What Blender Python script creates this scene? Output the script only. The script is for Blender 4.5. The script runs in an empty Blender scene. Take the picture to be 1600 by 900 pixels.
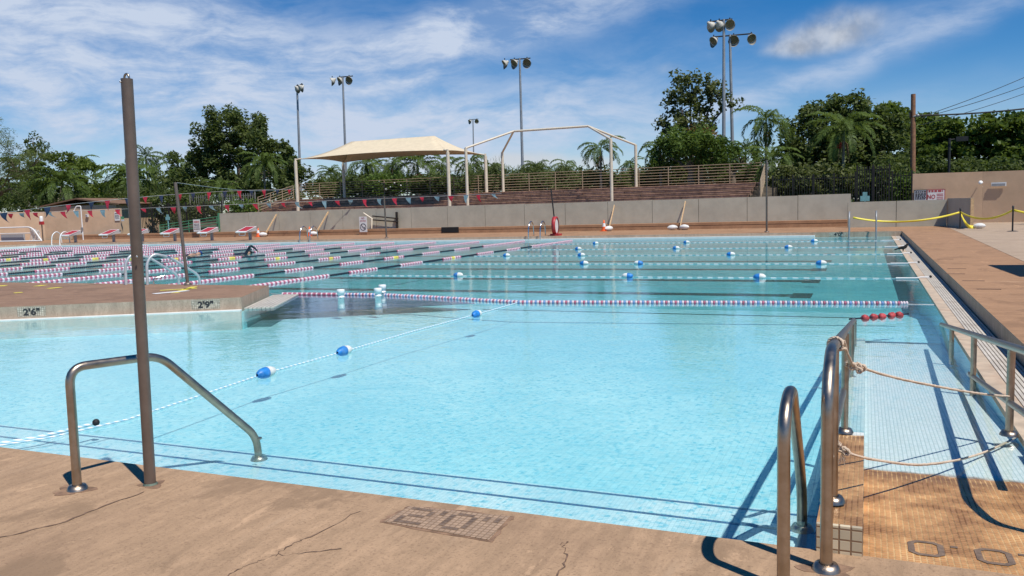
import bpy, math, random
import numpy as np
from mathutils import Matrix, Vector

R = math.radians
rnd = random.Random(7)
S = bpy.context.scene
COL = S.collection

# ------------------------------------------------------------------ camera
H = 1.62                                   # eye height over the water surface (z = 0)
FPX = 1300.28                              # focal length in pixels of a 1600 wide frame
YAW, PITCH, ROLL = R(23.1438), R(5.448), R(-1.65527)
FWD = np.array([-math.sin(YAW)*math.cos(PITCH), math.cos(YAW)*math.cos(PITCH), -math.sin(PITCH)])
R0 = np.array([math.cos(YAW), math.sin(YAW), 0.0])
U0 = np.cross(R0, FWD)
RT = math.cos(ROLL)*R0 + math.sin(ROLL)*U0
UP = -math.sin(ROLL)*R0 + math.cos(ROLL)*U0
cd = bpy.data.cameras.new('camera')
cd.sensor_width = 36.0
cd.lens = 36.0*FPX/1600.0
cd.clip_start = 0.05
cd.clip_end = 4000
cam = bpy.data.objects.new('camera', cd)
COL.objects.link(cam)
M = Matrix.Identity(4)
for i in range(3):
    M[i][0], M[i][1], M[i][2] = RT[i], UP[i], -FWD[i]
M[0][3], M[1][3], M[2][3] = 0, 0, H
cam.matrix_world = M
S.camera = cam

# ------------------------------------------------------------------ sky, sun, exposure
SUN_AZ, SUN_EL = math.atan2(0.87, -0.49), R(61)       # azimuth measured from +Y towards +X
sun = bpy.data.lights.new('sun', 'SUN')
sun.energy = 3.9
sun.angle = R(0.53)
sun.color = (1.0, 0.955, 0.88)
so = bpy.data.objects.new('sun', sun)
COL.objects.link(so)
sdir = Vector((math.sin(SUN_AZ)*math.cos(SUN_EL), math.cos(SUN_AZ)*math.cos(SUN_EL), math.sin(SUN_EL)))
so.rotation_euler = sdir.to_track_quat('Z', 'Y').to_euler()
S.view_settings.view_transform = 'Standard'
S.view_settings.look = 'None'
S.view_settings.exposure = 0.3
S.view_settings.gamma = 1.0
S.cycles.max_bounces = 8
S.cycles.transparent_max_bounces = 12
S.cycles.sample_clamp_indirect = 4.0
S.cycles.caustics_reflective = False
S.cycles.caustics_refractive = False
S.cycles.use_denoising = True

W = bpy.data.worlds.new("World")
S.world = W
W.use_nodes = True
nt = W.node_tree
nt.nodes.clear()


class NT:
    """small helper to write node trees as expressions"""
    def __init__(s, tree): s.t = tree
    def n(s, kind, **kw):
        nd = s.t.nodes.new(kind)
        for k, v in kw.items(): setattr(nd, k, v)
        return nd
    def put(s, sock, v):
        if hasattr(v, 'is_linked') or isinstance(v, bpy.types.NodeSocket): s.t.links.new(v, sock)
        else: sock.default_value = v
    def math(s, op, a, b=0.0, clamp=False):
        nd = s.n('ShaderNodeMath', operation=op, use_clamp=clamp)
        s.put(nd.inputs[0], a); s.put(nd.inputs[1], b)
        return nd.outputs[0]
    def comb(s, x, y, z=0.0):
        nd = s.n('ShaderNodeCombineXYZ')
        for i, v in enumerate((x, y, z)): s.put(nd.inputs[i], v)
        return nd.outputs[0]
    def sep(s, v):
        nd = s.n('ShaderNodeSeparateXYZ'); s.put(nd.inputs[0], v)
        return nd.outputs
    def noise(s, vec, scale=5.0, detail=4.0, rough=0.55, dist=0.0, out='Fac'):
        nd = s.n('ShaderNodeTexNoise')
        s.put(nd.inputs['Vector'], vec)
        nd.inputs['Scale'].default_value = scale; nd.inputs['Detail'].default_value = detail
        nd.inputs['Roughness'].default_value = rough; nd.inputs['Distortion'].default_value = dist
        return nd.outputs[out]
    def ramp(s, fac, stops, interp='LINEAR'):
        nd = s.n('ShaderNodeValToRGB'); s.put(nd.inputs[0], fac)
        nd.color_ramp.interpolation = interp
        e = nd.color_ramp.elements
        while len(e) < len(stops): e.new(0.5)
        for i, (p, c) in enumerate(stops):
            e[i].position = p
            e[i].color = (c, c, c, 1) if isinstance(c, (int, float)) else (*c[:3], 1)
        return nd.outputs[0]
    def mix(s, fac, a, b, blend='MIX'):
        nd = s.n('ShaderNodeMix', data_type='RGBA', blend_type=blend)
        s.put(nd.inputs[0], fac)
        s.put(nd.inputs[6], a if not isinstance(a, tuple) else (*a[:3], 1))
        s.put(nd.inputs[7], b if not isinstance(b, tuple) else (*b[:3], 1))
        return nd.outputs[2]
    def rng(s, v, a, b, c=0.0, d=1.0, smooth=True):
        nd = s.n('ShaderNodeMapRange', interpolation_type='SMOOTHSTEP' if smooth else 'LINEAR')
        s.put(nd.inputs[0], v)
        for i, q in enumerate((a, b, c, d)): nd.inputs[i+1].default_value = q
        return nd.outputs[0]
    def mapping(s, vec, loc=(0, 0, 0), rot=(0, 0, 0), scale=(1, 1, 1)):
        nd = s.n('ShaderNodeMapping'); s.put(nd.inputs[0], vec)
        nd.inputs[1].default_value = loc; nd.inputs[2].default_value = rot; nd.inputs[3].default_value = scale
        return nd.outputs[0]


def ray(x, y):
    return (FWD*FPX + RT*(x-800.0) - UP*(y-450.0))/FPX

def build_sky():
    g = NT(nt)
    sky = g.n('ShaderNodeTexSky', sky_type='NISHITA', sun_disc=False)
    sky.sun_elevation = SUN_EL
    sky.sun_rotation = SUN_AZ
    sky.altitude = 1500
    sky.air_density = 1.0
    sky.dust_density = 0.0
    sky.ozone_density = 3.0
    hs = g.n('ShaderNodeHueSaturation')
    hs.inputs['Hue'].default_value = 0.505
    hs.inputs['Saturation'].default_value = SKY_SAT
    hs.inputs['Value'].default_value = SKY_VAL
    nt.links.new(sky.outputs[0], hs.inputs['Color'])
    tc = g.n('ShaderNodeTexCoord')
    x, y, z = g.sep(tc.outputs['Generated'])
    az = g.math('ARCTAN2', x, y)
    el = g.math('ARCSINE', z)
    uv = g.comb(az, el, 0.0)                      # a fixed chart of the sky: compass angle and height angle
    def ae(px, py):
        d = ray(px, py); d = d/np.linalg.norm(d)
        return math.atan2(d[0], d[1]), math.asin(d[2])
    warp = g.noise(uv, 5.0, 3.0, 0.6, 0.0, 'Color')
    wv = g.n('ShaderNodeVectorMath', operation='MULTIPLY_ADD')
    nt.links.new(warp, wv.inputs[0]); wv.inputs[1].default_value = (0.11, 0.06, 0); nt.links.new(uv, wv.inputs[2])
    uvw = wv.outputs[0]
    total = None
    # (pixel x, y in the photo used only to find the compass bearing), half width, half height in px, tilt deg, weight
    blobs = [(120, 130, 420, 130, -8, .95), (330, 60, 260, 60, -16, .60), (420, 190, 260, 90, -10, .85),
             (820, 34, 220, 30, 8, 1.15), (655, 80, 150, 30, 24, 1.05), (570, 160, 100, 50, 40, .75), (690, 215, 200, 45, 5, .55),
             (880, 165, 190, 55, 12, .55), (1010, 200, 160, 45, 10, .5), (1200, 150, 120, 22, 14, .45), (1400, 75, 240, 16, 14, .42),
             (1460, 30, 150, 22, 6, .38), (1300, 185, 150, 20, 10, .35), (60, 40, 170, 30, -25, .4), (1560, 150, 70, 25, 10, .2)]
    off = (0.055, 0.03)                            # mean of the warp
    for (px, py, w, h, t, k) in blobs:
        a, e = ae(px, py)
        t = R(t) + R(1.6)
        du = g.n('ShaderNodeVectorMath', operation='SUBTRACT')
        nt.links.new(uvw, du.inputs[0]); du.inputs[1].default_value = (a+off[0], e+off[1], 0)
        rx = g.mapping(du.outputs[0], (0, 0, 0), (0, 0, -t), (1, 1, 1))
        xx, yy, _ = g.sep(rx)
        xx = g.math('MULTIPLY', xx, FPX/w); yy = g.math('MULTIPLY', yy, FPX/h)
        d2 = g.math('ADD', g.math('MULTIPLY', xx, xx), g.math('MULTIPLY', yy, yy))
        v = g.math('MULTIPLY', g.math('EXPONENT', g.math('MULTIPLY', d2, -0.9)), k)
        total = v if total is None else g.math('ADD', total, v)
    total = g.math('MINIMUM', total, 1.1)
    st = g.mapping(uvw, (0, 0, 0), (0, 0, R(-17)), (1, 4.2, 1))
    n1 = g.noise(st, 5.0, 10.0, 0.64, 0.25)
    n2 = g.noise(g.mapping(uv, (3, 1, 0), (0, 0, R(-10)), (1, 2.2, 1)), 15.0, 6.0, 0.65, 0.3)
    nn = g.math('ADD', g.math('MULTIPLY', n1, 0.72), g.math('MULTIPLY', n2, 0.28))
    tex = g.rng(nn, 0.36, 0.64, 0.0, 1.1)
    cir = g.math('MULTIPLY', total, g.math('ADD', g.math('MULTIPLY', tex, 0.78), 0.24), True)
    hz = g.rng(el, 0.0, 0.16, 0.42, 0.0)           # thin haze low over the horizon
    cir = g.math('MAXIMUM', cir, hz)
    skyc = g.mix(cir, hs.outputs[0], CIRRUS)
    # small cumulus clouds
    puffs = [(1330, 34, 85, 40, .70), (1265, 64, 80, 26, .62), (1230, 80, 50, 14, .4), (1045, 107, 42, 16, .55), (820, 250, 75, 17, 1.2), (930, 256, 55, 14, .9), (1200, 262, 60, 20, 1.0), (650, 262, 60, 14, .8), (740, 262, 60, 14, .8)]
    tot = None
    for (px, py, w, h, k) in puffs:
        a, e = ae(px, py)
        du = g.n('ShaderNodeVectorMath', operation='SUBTRACT')
        nt.links.new(uv, du.inputs[0]); du.inputs[1].default_value = (a, e, 0)
        xx, yy, _ = g.sep(du.outputs[0])
        xx = g.math('MULTIPLY', xx, FPX/w); yy = g.math('MULTIPLY', yy, FPX/h)
        d2 = g.math('ADD', g.math('MULTIPLY', xx, xx), g.math('MULTIPLY', yy, yy))
        v = g.math('MULTIPLY', g.math('EXPONENT', g.math('MULTIPLY', d2, -1.1)), k)
        tot = v if tot is None else g.math('ADD', tot, v)
    pn = g.noise(uv, 24.0, 7.0, 0.60, 0.3)
    cov = g.rng(g.math('MULTIPLY', tot, g.math('ADD', pn, 0.45)), 0.24, 1.15, 0.0, 0.85)
    shade = g.rng(g.noise(g.mapping(uv, (0, 0.012, 0)), 30.0, 5.0, 0.55), 0.36, 0.62)
    cc = g.mix(shade, (CUM[0]*.62, CUM[1]*.64, CUM[2]*.68), CUM)
    cc = g.mix(g.rng(el, 0.05, 0.11), CUM, cc)
    skyc = g.mix(cov, skyc, cc)
    bg = g.n('ShaderNodeBackground')
    nt.links.new(skyc, bg.inputs[0]); bg.inputs[1].default_value = SKY_STR
    out = g.n('ShaderNodeOutputWorld')
    nt.links.new(bg.outputs[0], out.inputs[0])

SKY_STR, SKY_SAT, SKY_VAL = 0.08, 1.45, 1.02
CIRRUS = (5.7, 6.6, 8.2)
CUM = (6.4, 6.7, 7.2)
build_sky()

# ------------------------------------------------------------------ helpers
def at(x, y, z=0.0):
    d = ray(x, y); return np.array([0, 0, H]) + d*((z-H)/d[2])

def atY(x, y, Y):
    d = ray(x, y); return np.array([0, 0, H]) + d*(Y/d[1])

def atX(x, y, X):
    d = ray(x, y); return np.array([0, 0, H]) + d*(X/d[0])


class MB:
    """collects polygons; build() links them as ONE mesh object"""
    def __init__(s): s.v = []; s.f = []; s.m = []; s.sm = []
    def add(s, vs, fs, mi=0, smooth=False):
        o = len(s.v)
        s.v += [tuple(map(float, p)) for p in vs]
        for f in fs:
            s.f.append([i+o for i in f]); s.m.append(mi); s.sm.append(smooth)
        return s
    def box(s, a, b, mi=0):
        x0, y0, z0 = a; x1, y1, z1 = b
        vs = [(x0, y0, z0), (x1, y0, z0), (x1, y1, z0), (x0, y1, z0), (x0, y0, z1), (x1, y0, z1), (x1, y1, z1), (x0, y1, z1)]
        return s.add(vs, [(3, 2, 1, 0), (4, 5, 6, 7), (0, 1, 5, 4), (1, 2, 6, 5), (2, 3, 7, 6), (3, 0, 4, 7)], mi)
    def cbox(s, c, d, mi=0, rz=0.0, rx=0.0, ry=0.0):
        m = Matrix.Translation(c) @ Matrix.Rotation(rz, 4, 'Z') @ Matrix.Rotation(ry, 4, 'Y') @ Matrix.Rotation(rx, 4, 'X')
        h = [q/2 for q in d]; k = MB().box((-h[0], -h[1], -h[2]), h)
        return s.add([m @ Vector(p) for p in k.v], k.f, mi)
    def prism(s, poly, z0, z1, mi=0, mtop=None):
        n = len(poly)
        ar = sum(poly[i][0]*poly[(i+1) % n][1]-poly[(i+1) % n][0]*poly[i][1] for i in range(n))
        if ar < 0: poly = poly[::-1]
        vs = [(p[0], p[1], z0) for p in poly] + [(p[0], p[1], z1) for p in poly]
        s.add(vs, [tuple(range(n))[::-1]] + [(i, (i+1) % n, n+(i+1) % n, n+i) for i in range(n)], mi)
        return s.add(vs[n:], [tuple(range(n))], mi if mtop is None else mtop)
    def tube(s, path, r, n=10, mi=0, cap=True, smooth=True):
        P = [Vector(p) for p in path]
        k = len(P)
        rs = r if isinstance(r, (list, tuple)) else [r]*k
        t0 = (P[1]-P[0]).normalized()
        ref = Vector((0, 0, 1)) if abs(t0.z) < .9 else Vector((1, 0, 0))
        a = t0.cross(ref).normalized()
        vs = []
        for i in range(k):
            t = (P[min(i+1, k-1)]-P[max(i-1, 0)])
            t = t.normalized() if t.length > 1e-9 else t0
            a = (a - t*a.dot(t)).normalized(); b = t.cross(a)
            for j in range(n):
                q = 2*math.pi*j/n
                vs.append(P[i] + (a*math.cos(q)+b*math.sin(q))*rs[i])
        fs = [(i*n+j, i*n+(j+1) % n, (i+1)*n+(j+1) % n, (i+1)*n+j) for i in range(k-1) for j in range(n)]
        s.add(vs, fs, mi, smooth)
        if cap:
            s.add(vs[:n], [tuple(range(n))[::-1]], mi); s.add(vs[-n:], [tuple(range(n))], mi)
        return s
    def lathe(s, prof, n=16, mat=None, mi=0, smooth=True):
        m = mat or Matrix.Identity(4); k = len(prof)
        vs = [m @ Vector((r*math.cos(2*math.pi*j/n), r*math.sin(2*math.pi*j/n), z)) for r, z in prof for j in range(n)]
        return s.add(vs, [(i*n+j, i*n+(j+1) % n, (i+1)*n+(j+1) % n, (i+1)*n+j) for i in range(k-1) for j in range(n)], mi, smooth)
    def ball(s, c, r, n=10, mi=0):
        rx, ry, rz = r if isinstance(r, (tuple, list)) else (r, r, r)
        prof = [(max(math.sin(math.pi*i/n), .02), -math.cos(math.pi*i/n)) for i in range(n+1)]
        return s.lathe(prof, n+4, Matrix.Translation(c) @ Matrix.Diagonal((rx, ry, rz, 1)), mi)
    def build(s, name, mats, parent=None, loc=None):
        me = bpy.data.meshes.new(name)
        vs = s.v
        if loc is not None: vs = [(p[0]-loc[0], p[1]-loc[1], p[2]-loc[2]) for p in vs]
        me.from_pydata(vs, [], s.f)
        ms = mats if isinstance(mats, (list, tuple)) else [mats]
        for q in ms: me.materials.append(q)
        me.polygons.foreach_set('material_index', s.m)
        me.polygons.foreach_set('use_smooth', s.sm)
        me.update()
        o = bpy.data.objects.new(name, me)
        COL.objects.link(o)
        if loc is not None: o.location = loc
        if parent is not None:
            o.parent = parent
            if loc is None:
                o.matrix_parent_inverse = Matrix.Identity(4)
        return o

def tag(o, label=None, cat=None, group=None, kind=None):
    if label: o['label'] = label
    if cat: o['category'] = cat
    if group: o['group'] = group
    if kind: o['kind'] = kind
    return o

def thing(name, label, cat, loc=(0, 0, 0), group=None, rz=0.0):
    o = bpy.data.objects.new(name, None); COL.objects.link(o)
    o.empty_display_size = .2
    o.location = loc; o.rotation_euler = (0, 0, rz)
    return tag(o, label, cat, group)

def part(mb, name, mats, root):
    """parts are written in world coordinates and hung under their thing's base"""
    o = mb.build(name, mats, None)
    o.parent = root
    base = Matrix.Translation(root.location) if root.parent is None else Matrix.Translation(root.parent.location)
    if root.parent is None:
        o.data.transform(Matrix.LocRotScale(root.location, root.rotation_euler, None).inverted())
    else:
        o.data.transform(Matrix.LocRotScale(root.parent.location, root.parent.rotation_euler, None).inverted())
    return o

def copy_tree(o, parent=None):
    c = o.copy(); COL.objects.link(c)
    if parent: c.parent = parent
    for ch in o.children: copy_tree(ch, c)
    return c

def bend(pts, rad=0.12, n=6):
    """round the corners of a polyline"""
    P = [Vector(p) for p in pts]; out = [P[0]]
    for i in range(1, len(P)-1):
        a, b, c = P[i-1], P[i], P[i+1]
        r = min(rad, (a-b).length*.48, (c-b).length*.48)
        p, q = b+(a-b).normalized()*r, b+(c-b).normalized()*r
        for k in range(n+1):
            t = k/n
            out.append(p*(1-t)**2 + b*2*t*(1-t) + q*t*t)
    out.append(P[-1])
    return out

# ------------------------------------------------------------------ materials
def new_mat(name):
    m = bpy.data.materials.new(name); m.use_nodes = True
    t = m.node_tree; t.nodes.clear()
    g = NT(t)
    out = g.n('ShaderNodeOutputMaterial')
    b = g.n('ShaderNodeBsdfPrincipled')
    t.links.new(b.outputs[0], out.inputs[0])
    return m, g, b, out

def mat(name, col, rough=.6, metal=0.0, var=.18, scale=4.0, bump=.0, bscale=40.0, spec=.4, stain=None, stain_amt=.3, stain_scale=1.2):
    m, g, b, out = new_mat(name)
    tc = g.n('ShaderNodeTexCoord'); v = tc.outputs['Object']
    n = g.noise(v, scale, 6, .62)
    c = g.mix(g.rng(n, .3, .7), tuple(q*(1-var) for q in col), tuple(min(1, q*(1+var)) for q in col))
    if stain:
        sn = g.noise(g.mapping(v, (4, 2, 7), (0, 0, 0), (1, 1, .5)), stain_scale, 6, .65)
        c = g.mix(g.rng(sn, .5, .72, 0, stain_amt), c, stain)
    g.put(b.inputs['Base Color'], c)
    g.put(b.inputs['Roughness'], g.rng(n, .2, .8, max(.03, rough-.08), min(1, rough+.08)))
    b.inputs['Metallic'].default_value = metal
    b.inputs['Specular IOR Level'].default_value = spec
    if bump:
        bp = g.n('ShaderNodeBump'); bp.inputs['Strength'].default_value = bump; bp.inputs['Distance'].default_value = .02
        g.put(bp.inputs['Height'], g.noise(v, bscale, 5, .6)); g.put(b.inputs['Normal'], bp.outputs[0])
    return m

def concrete(name, col, streak=(1, 7, 1), dark=(.09, .05, .03), pale=(.5, .38, .28), bumps=.35, worn=0.0):
    """weathered tinted concrete: broom streaks, blotches, grit"""
    m, g, b, out = new_mat(name)
    tc = g.n('ShaderNodeTexCoord'); v = tc.outputs['Object']
    st = g.mapping(v, (0, 0, 0), (0, 0, 0), streak)
    n1 = g.noise(st, 2.2, 8, .68, .4)
    n2 = g.noise(v, .7, 6, .6, .5)
    n3 = g.noise(v, 60, 3, .6)
    c = g.mix(g.rng(n1, .30, .70), tuple(q*.84 for q in col), tuple(q*1.13 for q in col))
    n5 = g.noise(v, 14, 6, .7)
    c = g.mix(g.rng(n5, .40, .70, 0, .35), c, tuple(q*.66 for q in col))
    c = g.mix(g.rng(n2, .46, .76, 0, .42), c, dark)
    c = g.mix(g.rng(g.noise(st, 1.1, 8, .72, .2), .54, .8, 0, .42), c, pale)
    c = g.mix(g.math('MULTIPLY', g.rng(n3, .52, .72), .5), c, dark)
    if worn:
        sp = g.noise(g.mapping(v, (3, 8, 0), (0, 0, 0), (1.5, 1, 1)), .8, 8, .68, .5)
        c = g.mix(g.rng(sp, .53, .60, 0, worn), c, tuple(q*.58 for q in col))
        sp2 = g.noise(g.mapping(v, (13, 2, 0), (0, 0, 0), (3, 1, 1)), 1.3, 8, .7, .3)
        c = g.mix(g.rng(sp2, .60, .66, 0, worn*.9), c, tuple(min(1, q*1.45) for q in col))
        c = g.mix(g.rng(g.noise(v, 130, 2, .5), .66, .72, 0, .7), c, tuple(q*.4 for q in col))
    g.put(b.inputs['Base Color'], c)
    b.inputs['Roughness'].default_value = .82
    b.inputs['Specular IOR Level'].default_value = .25
    bp = g.n('ShaderNodeBump'); bp.inputs['Strength'].default_value = bumps; bp.inputs['Distance'].default_value = .012
    g.put(bp.inputs['Height'], g.math('ADD', g.math('MULTIPLY', n3, .5), n1)); g.put(b.inputs['Normal'], bp.outputs[0])
    return m

def tile(name, col, grout, size=.0254, stain=None, stain_y=None, var=.12, gw=.09, rough=.35, dirt=None):
    """small square tiles in a grid, object coordinates in metres"""
    m, g, b, out = new_mat(name)
    tc = g.n('ShaderNodeTexCoord'); v = tc.outputs['Object']
    x, y, z = g.sep(v)
    def line(q):
        fr = g.math('FRACT', g.math('DIVIDE', q, size))
        return g.math('MINIMUM', fr, g.math('SUBTRACT', 1.0, fr))
    # faces that stand upright use height instead of depth
    ge = g.n('ShaderNodeNewGeometry'); nx, ny, nz = g.sep(ge.outputs['Normal'])
    up = g.math('GREATER_THAN', g.math('ABSOLUTE', nz), .7)
    ly = g.math('ADD', g.math('MULTIPLY', line(y), up), g.math('MULTIPLY', line(z), g.math('SUBTRACT', 1.0, up)))
    d = g.math('MINIMUM', line(x), ly)
    gm = g.rng(d, gw*.45, gw*1.2, 1.0, 0.0)
    wn = g.n('ShaderNodeTexWhiteNoise', noise_dimensions='3D')
    fl = g.n('ShaderNodeVectorMath', operation='FLOOR')
    dv = g.n('ShaderNodeVectorMath', operation='SCALE'); t = g.t
    t.links.new(v, dv.inputs[0]); dv.inputs[3].default_value = 1/size
    t.links.new(dv.outputs[0], fl.inputs[0]); t.links.new(fl.outputs[0], wn.inputs[0])
    c = g.mix(wn.outputs['Value'], tuple(q*(1-var) for q in col), tuple(min(1, q*(1+var)) for q in col))
    gr = grout
    if stain:
        wob = g.math('ADD', y, g.math('MULTIPLY', g.math('SUBTRACT', g.noise(v, 7, 5, .6), .5), .16))
        k = g.rng(wob, stain_y-.05, stain_y+.03, 1.0, 0.0)
        blot = g.noise(v, 3.5, 7, .7, .0)
        sc = g.mix(g.rng(blot, .3, .7), tuple(q*.62 for q in stain), tuple(min(1, q*1.3) for q in stain))
        sc = g.mix(g.math('MULTIPLY', wn.outputs['Value'], .4), sc, tuple(q*.6 for q in stain))
        edge = g.rng(g.math('ABSOLUTE', g.math('SUBTRACT', wob, stain_y-.12)), 0, .18, .75, 0)
        sc = g.mix(edge, sc, (.10, .035, .012))
        c = g.mix(k, c, sc)
        gs = g.mix(g.rng(blot, .35, .7), (.16, .07, .025), (.75, .48, .22))
        gr = g.mix(k, grout, gs)
    if dirt:
        c = g.mix(g.rng(g.noise(v, 2.2, 6, .62), .5, .75, 0, .55), c, dirt)
    g.put(b.inputs['Base Color'], g.mix(gm, c, gr))
    g.put(b.inputs['Roughness'], g.math('ADD', g.math('MULTIPLY', gm, .4), rough))
    bp = g.n('ShaderNodeBump'); bp.inputs['Strength'].default_value = .5; bp.inputs['Distance'].default_value = .003
    g.put(bp.inputs['Height'], g.math('SUBTRACT', 1.0, gm)); g.put(b.inputs['Normal'], bp.outputs[0])
    return m

def water_mat():
    m = bpy.data.materials.new('pool_water'); m.use_nodes = True
    t = m.node_tree; t.nodes.clear(); g = NT(t)
    out = g.n('ShaderNodeOutputMaterial')
    tc = g.n('ShaderNodeTexCoord'); v = tc.outputs['Object']
    w1 = g.noise(g.mapping(v, (0, 0, 0), (0, 0, R(20)), (1, 1.3, 1)), 2.2, 3, .5, .6)
    w2 = g.noise(g.mapping(v, (5, 0, 0), (0, 0, R(-30)), (1, 1.4, 1)), 9.0, 3, .55, .5)
    w3 = g.noise(v, .35, 2, .5)
    hh = g.math('ADD', g.math('MULTIPLY', w1, 1.0), g.math('MULTIPLY', w2, .28))
    hh = g.math('MULTIPLY', hh, g.rng(w3, .3, .7, .55, 1.1))
    bp = g.n('ShaderNodeBump'); bp.inputs['Strength'].default_value = WATER_BUMP; bp.inputs['Distance'].default_value = .05
    g.put(bp.inputs['Height'], hh)
    # caustic light of the ripples, painted as a cell pattern in the water tint
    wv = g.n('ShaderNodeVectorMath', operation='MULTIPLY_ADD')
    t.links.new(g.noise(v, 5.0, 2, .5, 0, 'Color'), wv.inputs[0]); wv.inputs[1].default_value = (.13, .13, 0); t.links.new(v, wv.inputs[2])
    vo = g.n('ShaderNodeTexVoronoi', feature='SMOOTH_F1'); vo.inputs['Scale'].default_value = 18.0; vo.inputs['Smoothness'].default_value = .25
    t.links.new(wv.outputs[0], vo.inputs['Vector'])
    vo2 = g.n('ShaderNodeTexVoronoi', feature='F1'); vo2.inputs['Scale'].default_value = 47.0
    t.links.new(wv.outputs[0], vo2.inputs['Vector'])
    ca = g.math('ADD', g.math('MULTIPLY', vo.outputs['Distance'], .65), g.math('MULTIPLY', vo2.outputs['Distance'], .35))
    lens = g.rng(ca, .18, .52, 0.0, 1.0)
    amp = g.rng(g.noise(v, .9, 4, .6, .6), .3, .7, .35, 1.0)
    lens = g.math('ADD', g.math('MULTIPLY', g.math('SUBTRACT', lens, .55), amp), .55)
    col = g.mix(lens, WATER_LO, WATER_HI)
    # only a skin of water lies over the head of the ramp: next to no tint there
    px, py, pz = g.sep(v)
    thin = g.math('MULTIPLY', g.rng(px, -.03, .03), g.rng(py, 11.5, 5.4, 0.0, .85))
    col = g.mix(thin, col, (.90, .965, .97))
    tr = g.n('ShaderNodeBsdfTransparent'); g.put(tr.inputs[0], col)
    # fine bubbles and dust in the water scatter a little light back
    df = g.n('ShaderNodeBsdfDiffuse'); g.put(df.inputs[0], (.42, .80, .86, 1))
    body = g.n('ShaderNodeMixShader'); g.put(body.inputs[0], g.math('MULTIPLY', g.math('SUBTRACT', 1.0, thin), .075))
    t.links.new(tr.outputs[0], body.inputs[1]); t.links.new(df.outputs[0], body.inputs[2])
    gl = g.n('ShaderNodeBsdfGlossy'); gl.inputs['Roughness'].default_value = .03; gl.inputs[0].default_value = (.95, .98, 1, 1)
    g.put(gl.inputs['Normal'], bp.outputs[0])
    fr = g.n('ShaderNodeFresnel'); fr.inputs[0].default_value = 1.33; g.put(fr.inputs['Normal'], bp.outputs[0])
    ms = g.n('ShaderNodeMixShader')
    g.put(ms.inputs[0], g.math('MULTIPLY', fr.outputs[0], .9)); t.links.new(body.outputs[0], ms.inputs[1]); t.links.new(gl.outputs[0], ms.inputs[2])
    t.links.new(ms.outputs[0], out.inputs[0])
    return m

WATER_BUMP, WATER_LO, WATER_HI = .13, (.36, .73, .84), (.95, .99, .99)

def leaf_mat(name, dark, light, trans=.35):
    m = bpy.data.materials.new(name); m.use_nodes = True
    t = m.node_tree; t.nodes.clear(); g = NT(t)
    out = g.n('ShaderNodeOutputMaterial')
    at_ = g.n('ShaderNodeAttribute', attribute_name='tone')
    c = g.mix(at_.outputs['Fac'], dark, light)
    d = g.n('ShaderNodeBsdfPrincipled'); g.put(d.inputs['Base Color'], c)
    d.inputs['Roughness'].default_value = .55; d.inputs['Specular IOR Level'].default_value = .22
    tl = g.n('ShaderNodeBsdfTranslucent')
    g.put(tl.inputs[0], g.mix(.5, c, (.16, .22, .02)))
    ms = g.n('ShaderNodeMixShader'); ms.inputs[0].default_value = trans
    t.links.new(d.outputs[0], ms.inputs[1]); t.links.new(tl.outputs[0], ms.inputs[2]); t.links.new(ms.outputs[0], out.inputs[0])
    return m

K = {}
K['deck'] = concrete('brown_concrete', (.425, .278, .168), (5.5, .9, 1), (.18, .11, .07), (.47, .34, .23), .4, .62)
K['deck2'] = concrete('brown_concrete_far', (.39, .225, .125), (.6, 4.5, 1), (.19, .105, .055), (.55, .38, .25), .2, .5)
K['deck_grey'] = concrete('buff_concrete', (.44, .33, .235), (1, 3, 1), (.27, .19, .13), (.52, .42, .32), .2)
K['island'] = concrete('island_concrete', (.30, .185, .12), (1, 3, 1), (.13, .08, .055), (.46, .34, .25), .25, .5)
K['curb'] = concrete('curb_concrete', (.46, .36, .27), (5, 5, 1), (.16, .11, .07), (.62, .52, .42), .25)
K['kerb'] = concrete('terracotta_kerb', (.44, .25, .14), (1, 5, 1), (.20, .10, .055), (.52, .33, .21), .2)
K['coping'] = mat('pink_tan_coping', (.52, .41, .30), .7, var=.15, scale=6, stain=(.35, .18, .10), stain_amt=.5)
K['white_gutter'] = mat('white_gutter', (.78, .77, .73), .5, var=.06)
K['grate'] = mat('grating_slats', (.55, .50, .43), .6, var=.12, scale=9, stain=(.3, .22, .15), stain_amt=.35)
K['gap'] = mat('gutter_shade', (.035, .03, .025), .9, var=.1)  # near-black stands for the shade in the gutter below the curb
K['shallow'] = tile('pale_pool_tile', (.49, .845, .885), (.42, .78, .83), .0508, var=.05, gw=.05)
K['step'] = tile('pale_step_tile', (.68, .87, .90), (.50, .74, .79), .0254, var=.06, gw=.07)
K['deep'] = mat('teal_pool_plaster', (.15, .54, .59), .6, var=.10, scale=1.5)
K['slope'] = mat('aqua_pool_plaster', (.36, .74, .80), .6, var=.08, scale=1.5)
K['navy'] = mat('navy_reflection', (.035, .06, .16), .5, var=.2, scale=6)  # flat navy for the dark reflection beside the island tip
K['line'] = mat('black_lane_tile', (.006, .010, .012), .5, var=.2)
K['blue_tile'] = tile('dark_blue_nosing_tile', (.015, .07, .20), (.10, .2, .3), .0254, var=.35)
K['ramp'] = tile('ramp_tile', (.92, .93, .89), (.60, .67, .65), .0254, (.56, .27, .09), 5.33, gw=.16)
K['block'] = tile('block_tile', (.84, .87, .82), (.58, .64, .62), .0254, (.54, .27, .10), 6.05, gw=.15)
K['white_tile'] = tile('white_square_tile', (.60, .50, .34), (.24, .14, .075), .048, var=.22, gw=.09, dirt=(.55, .36, .18))
K['num_tile'] = tile('number_tile', (.52, .47, .37), (.14, .11, .08), .03, var=.25, gw=.10, dirt=(.30, .19, .10))
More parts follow.
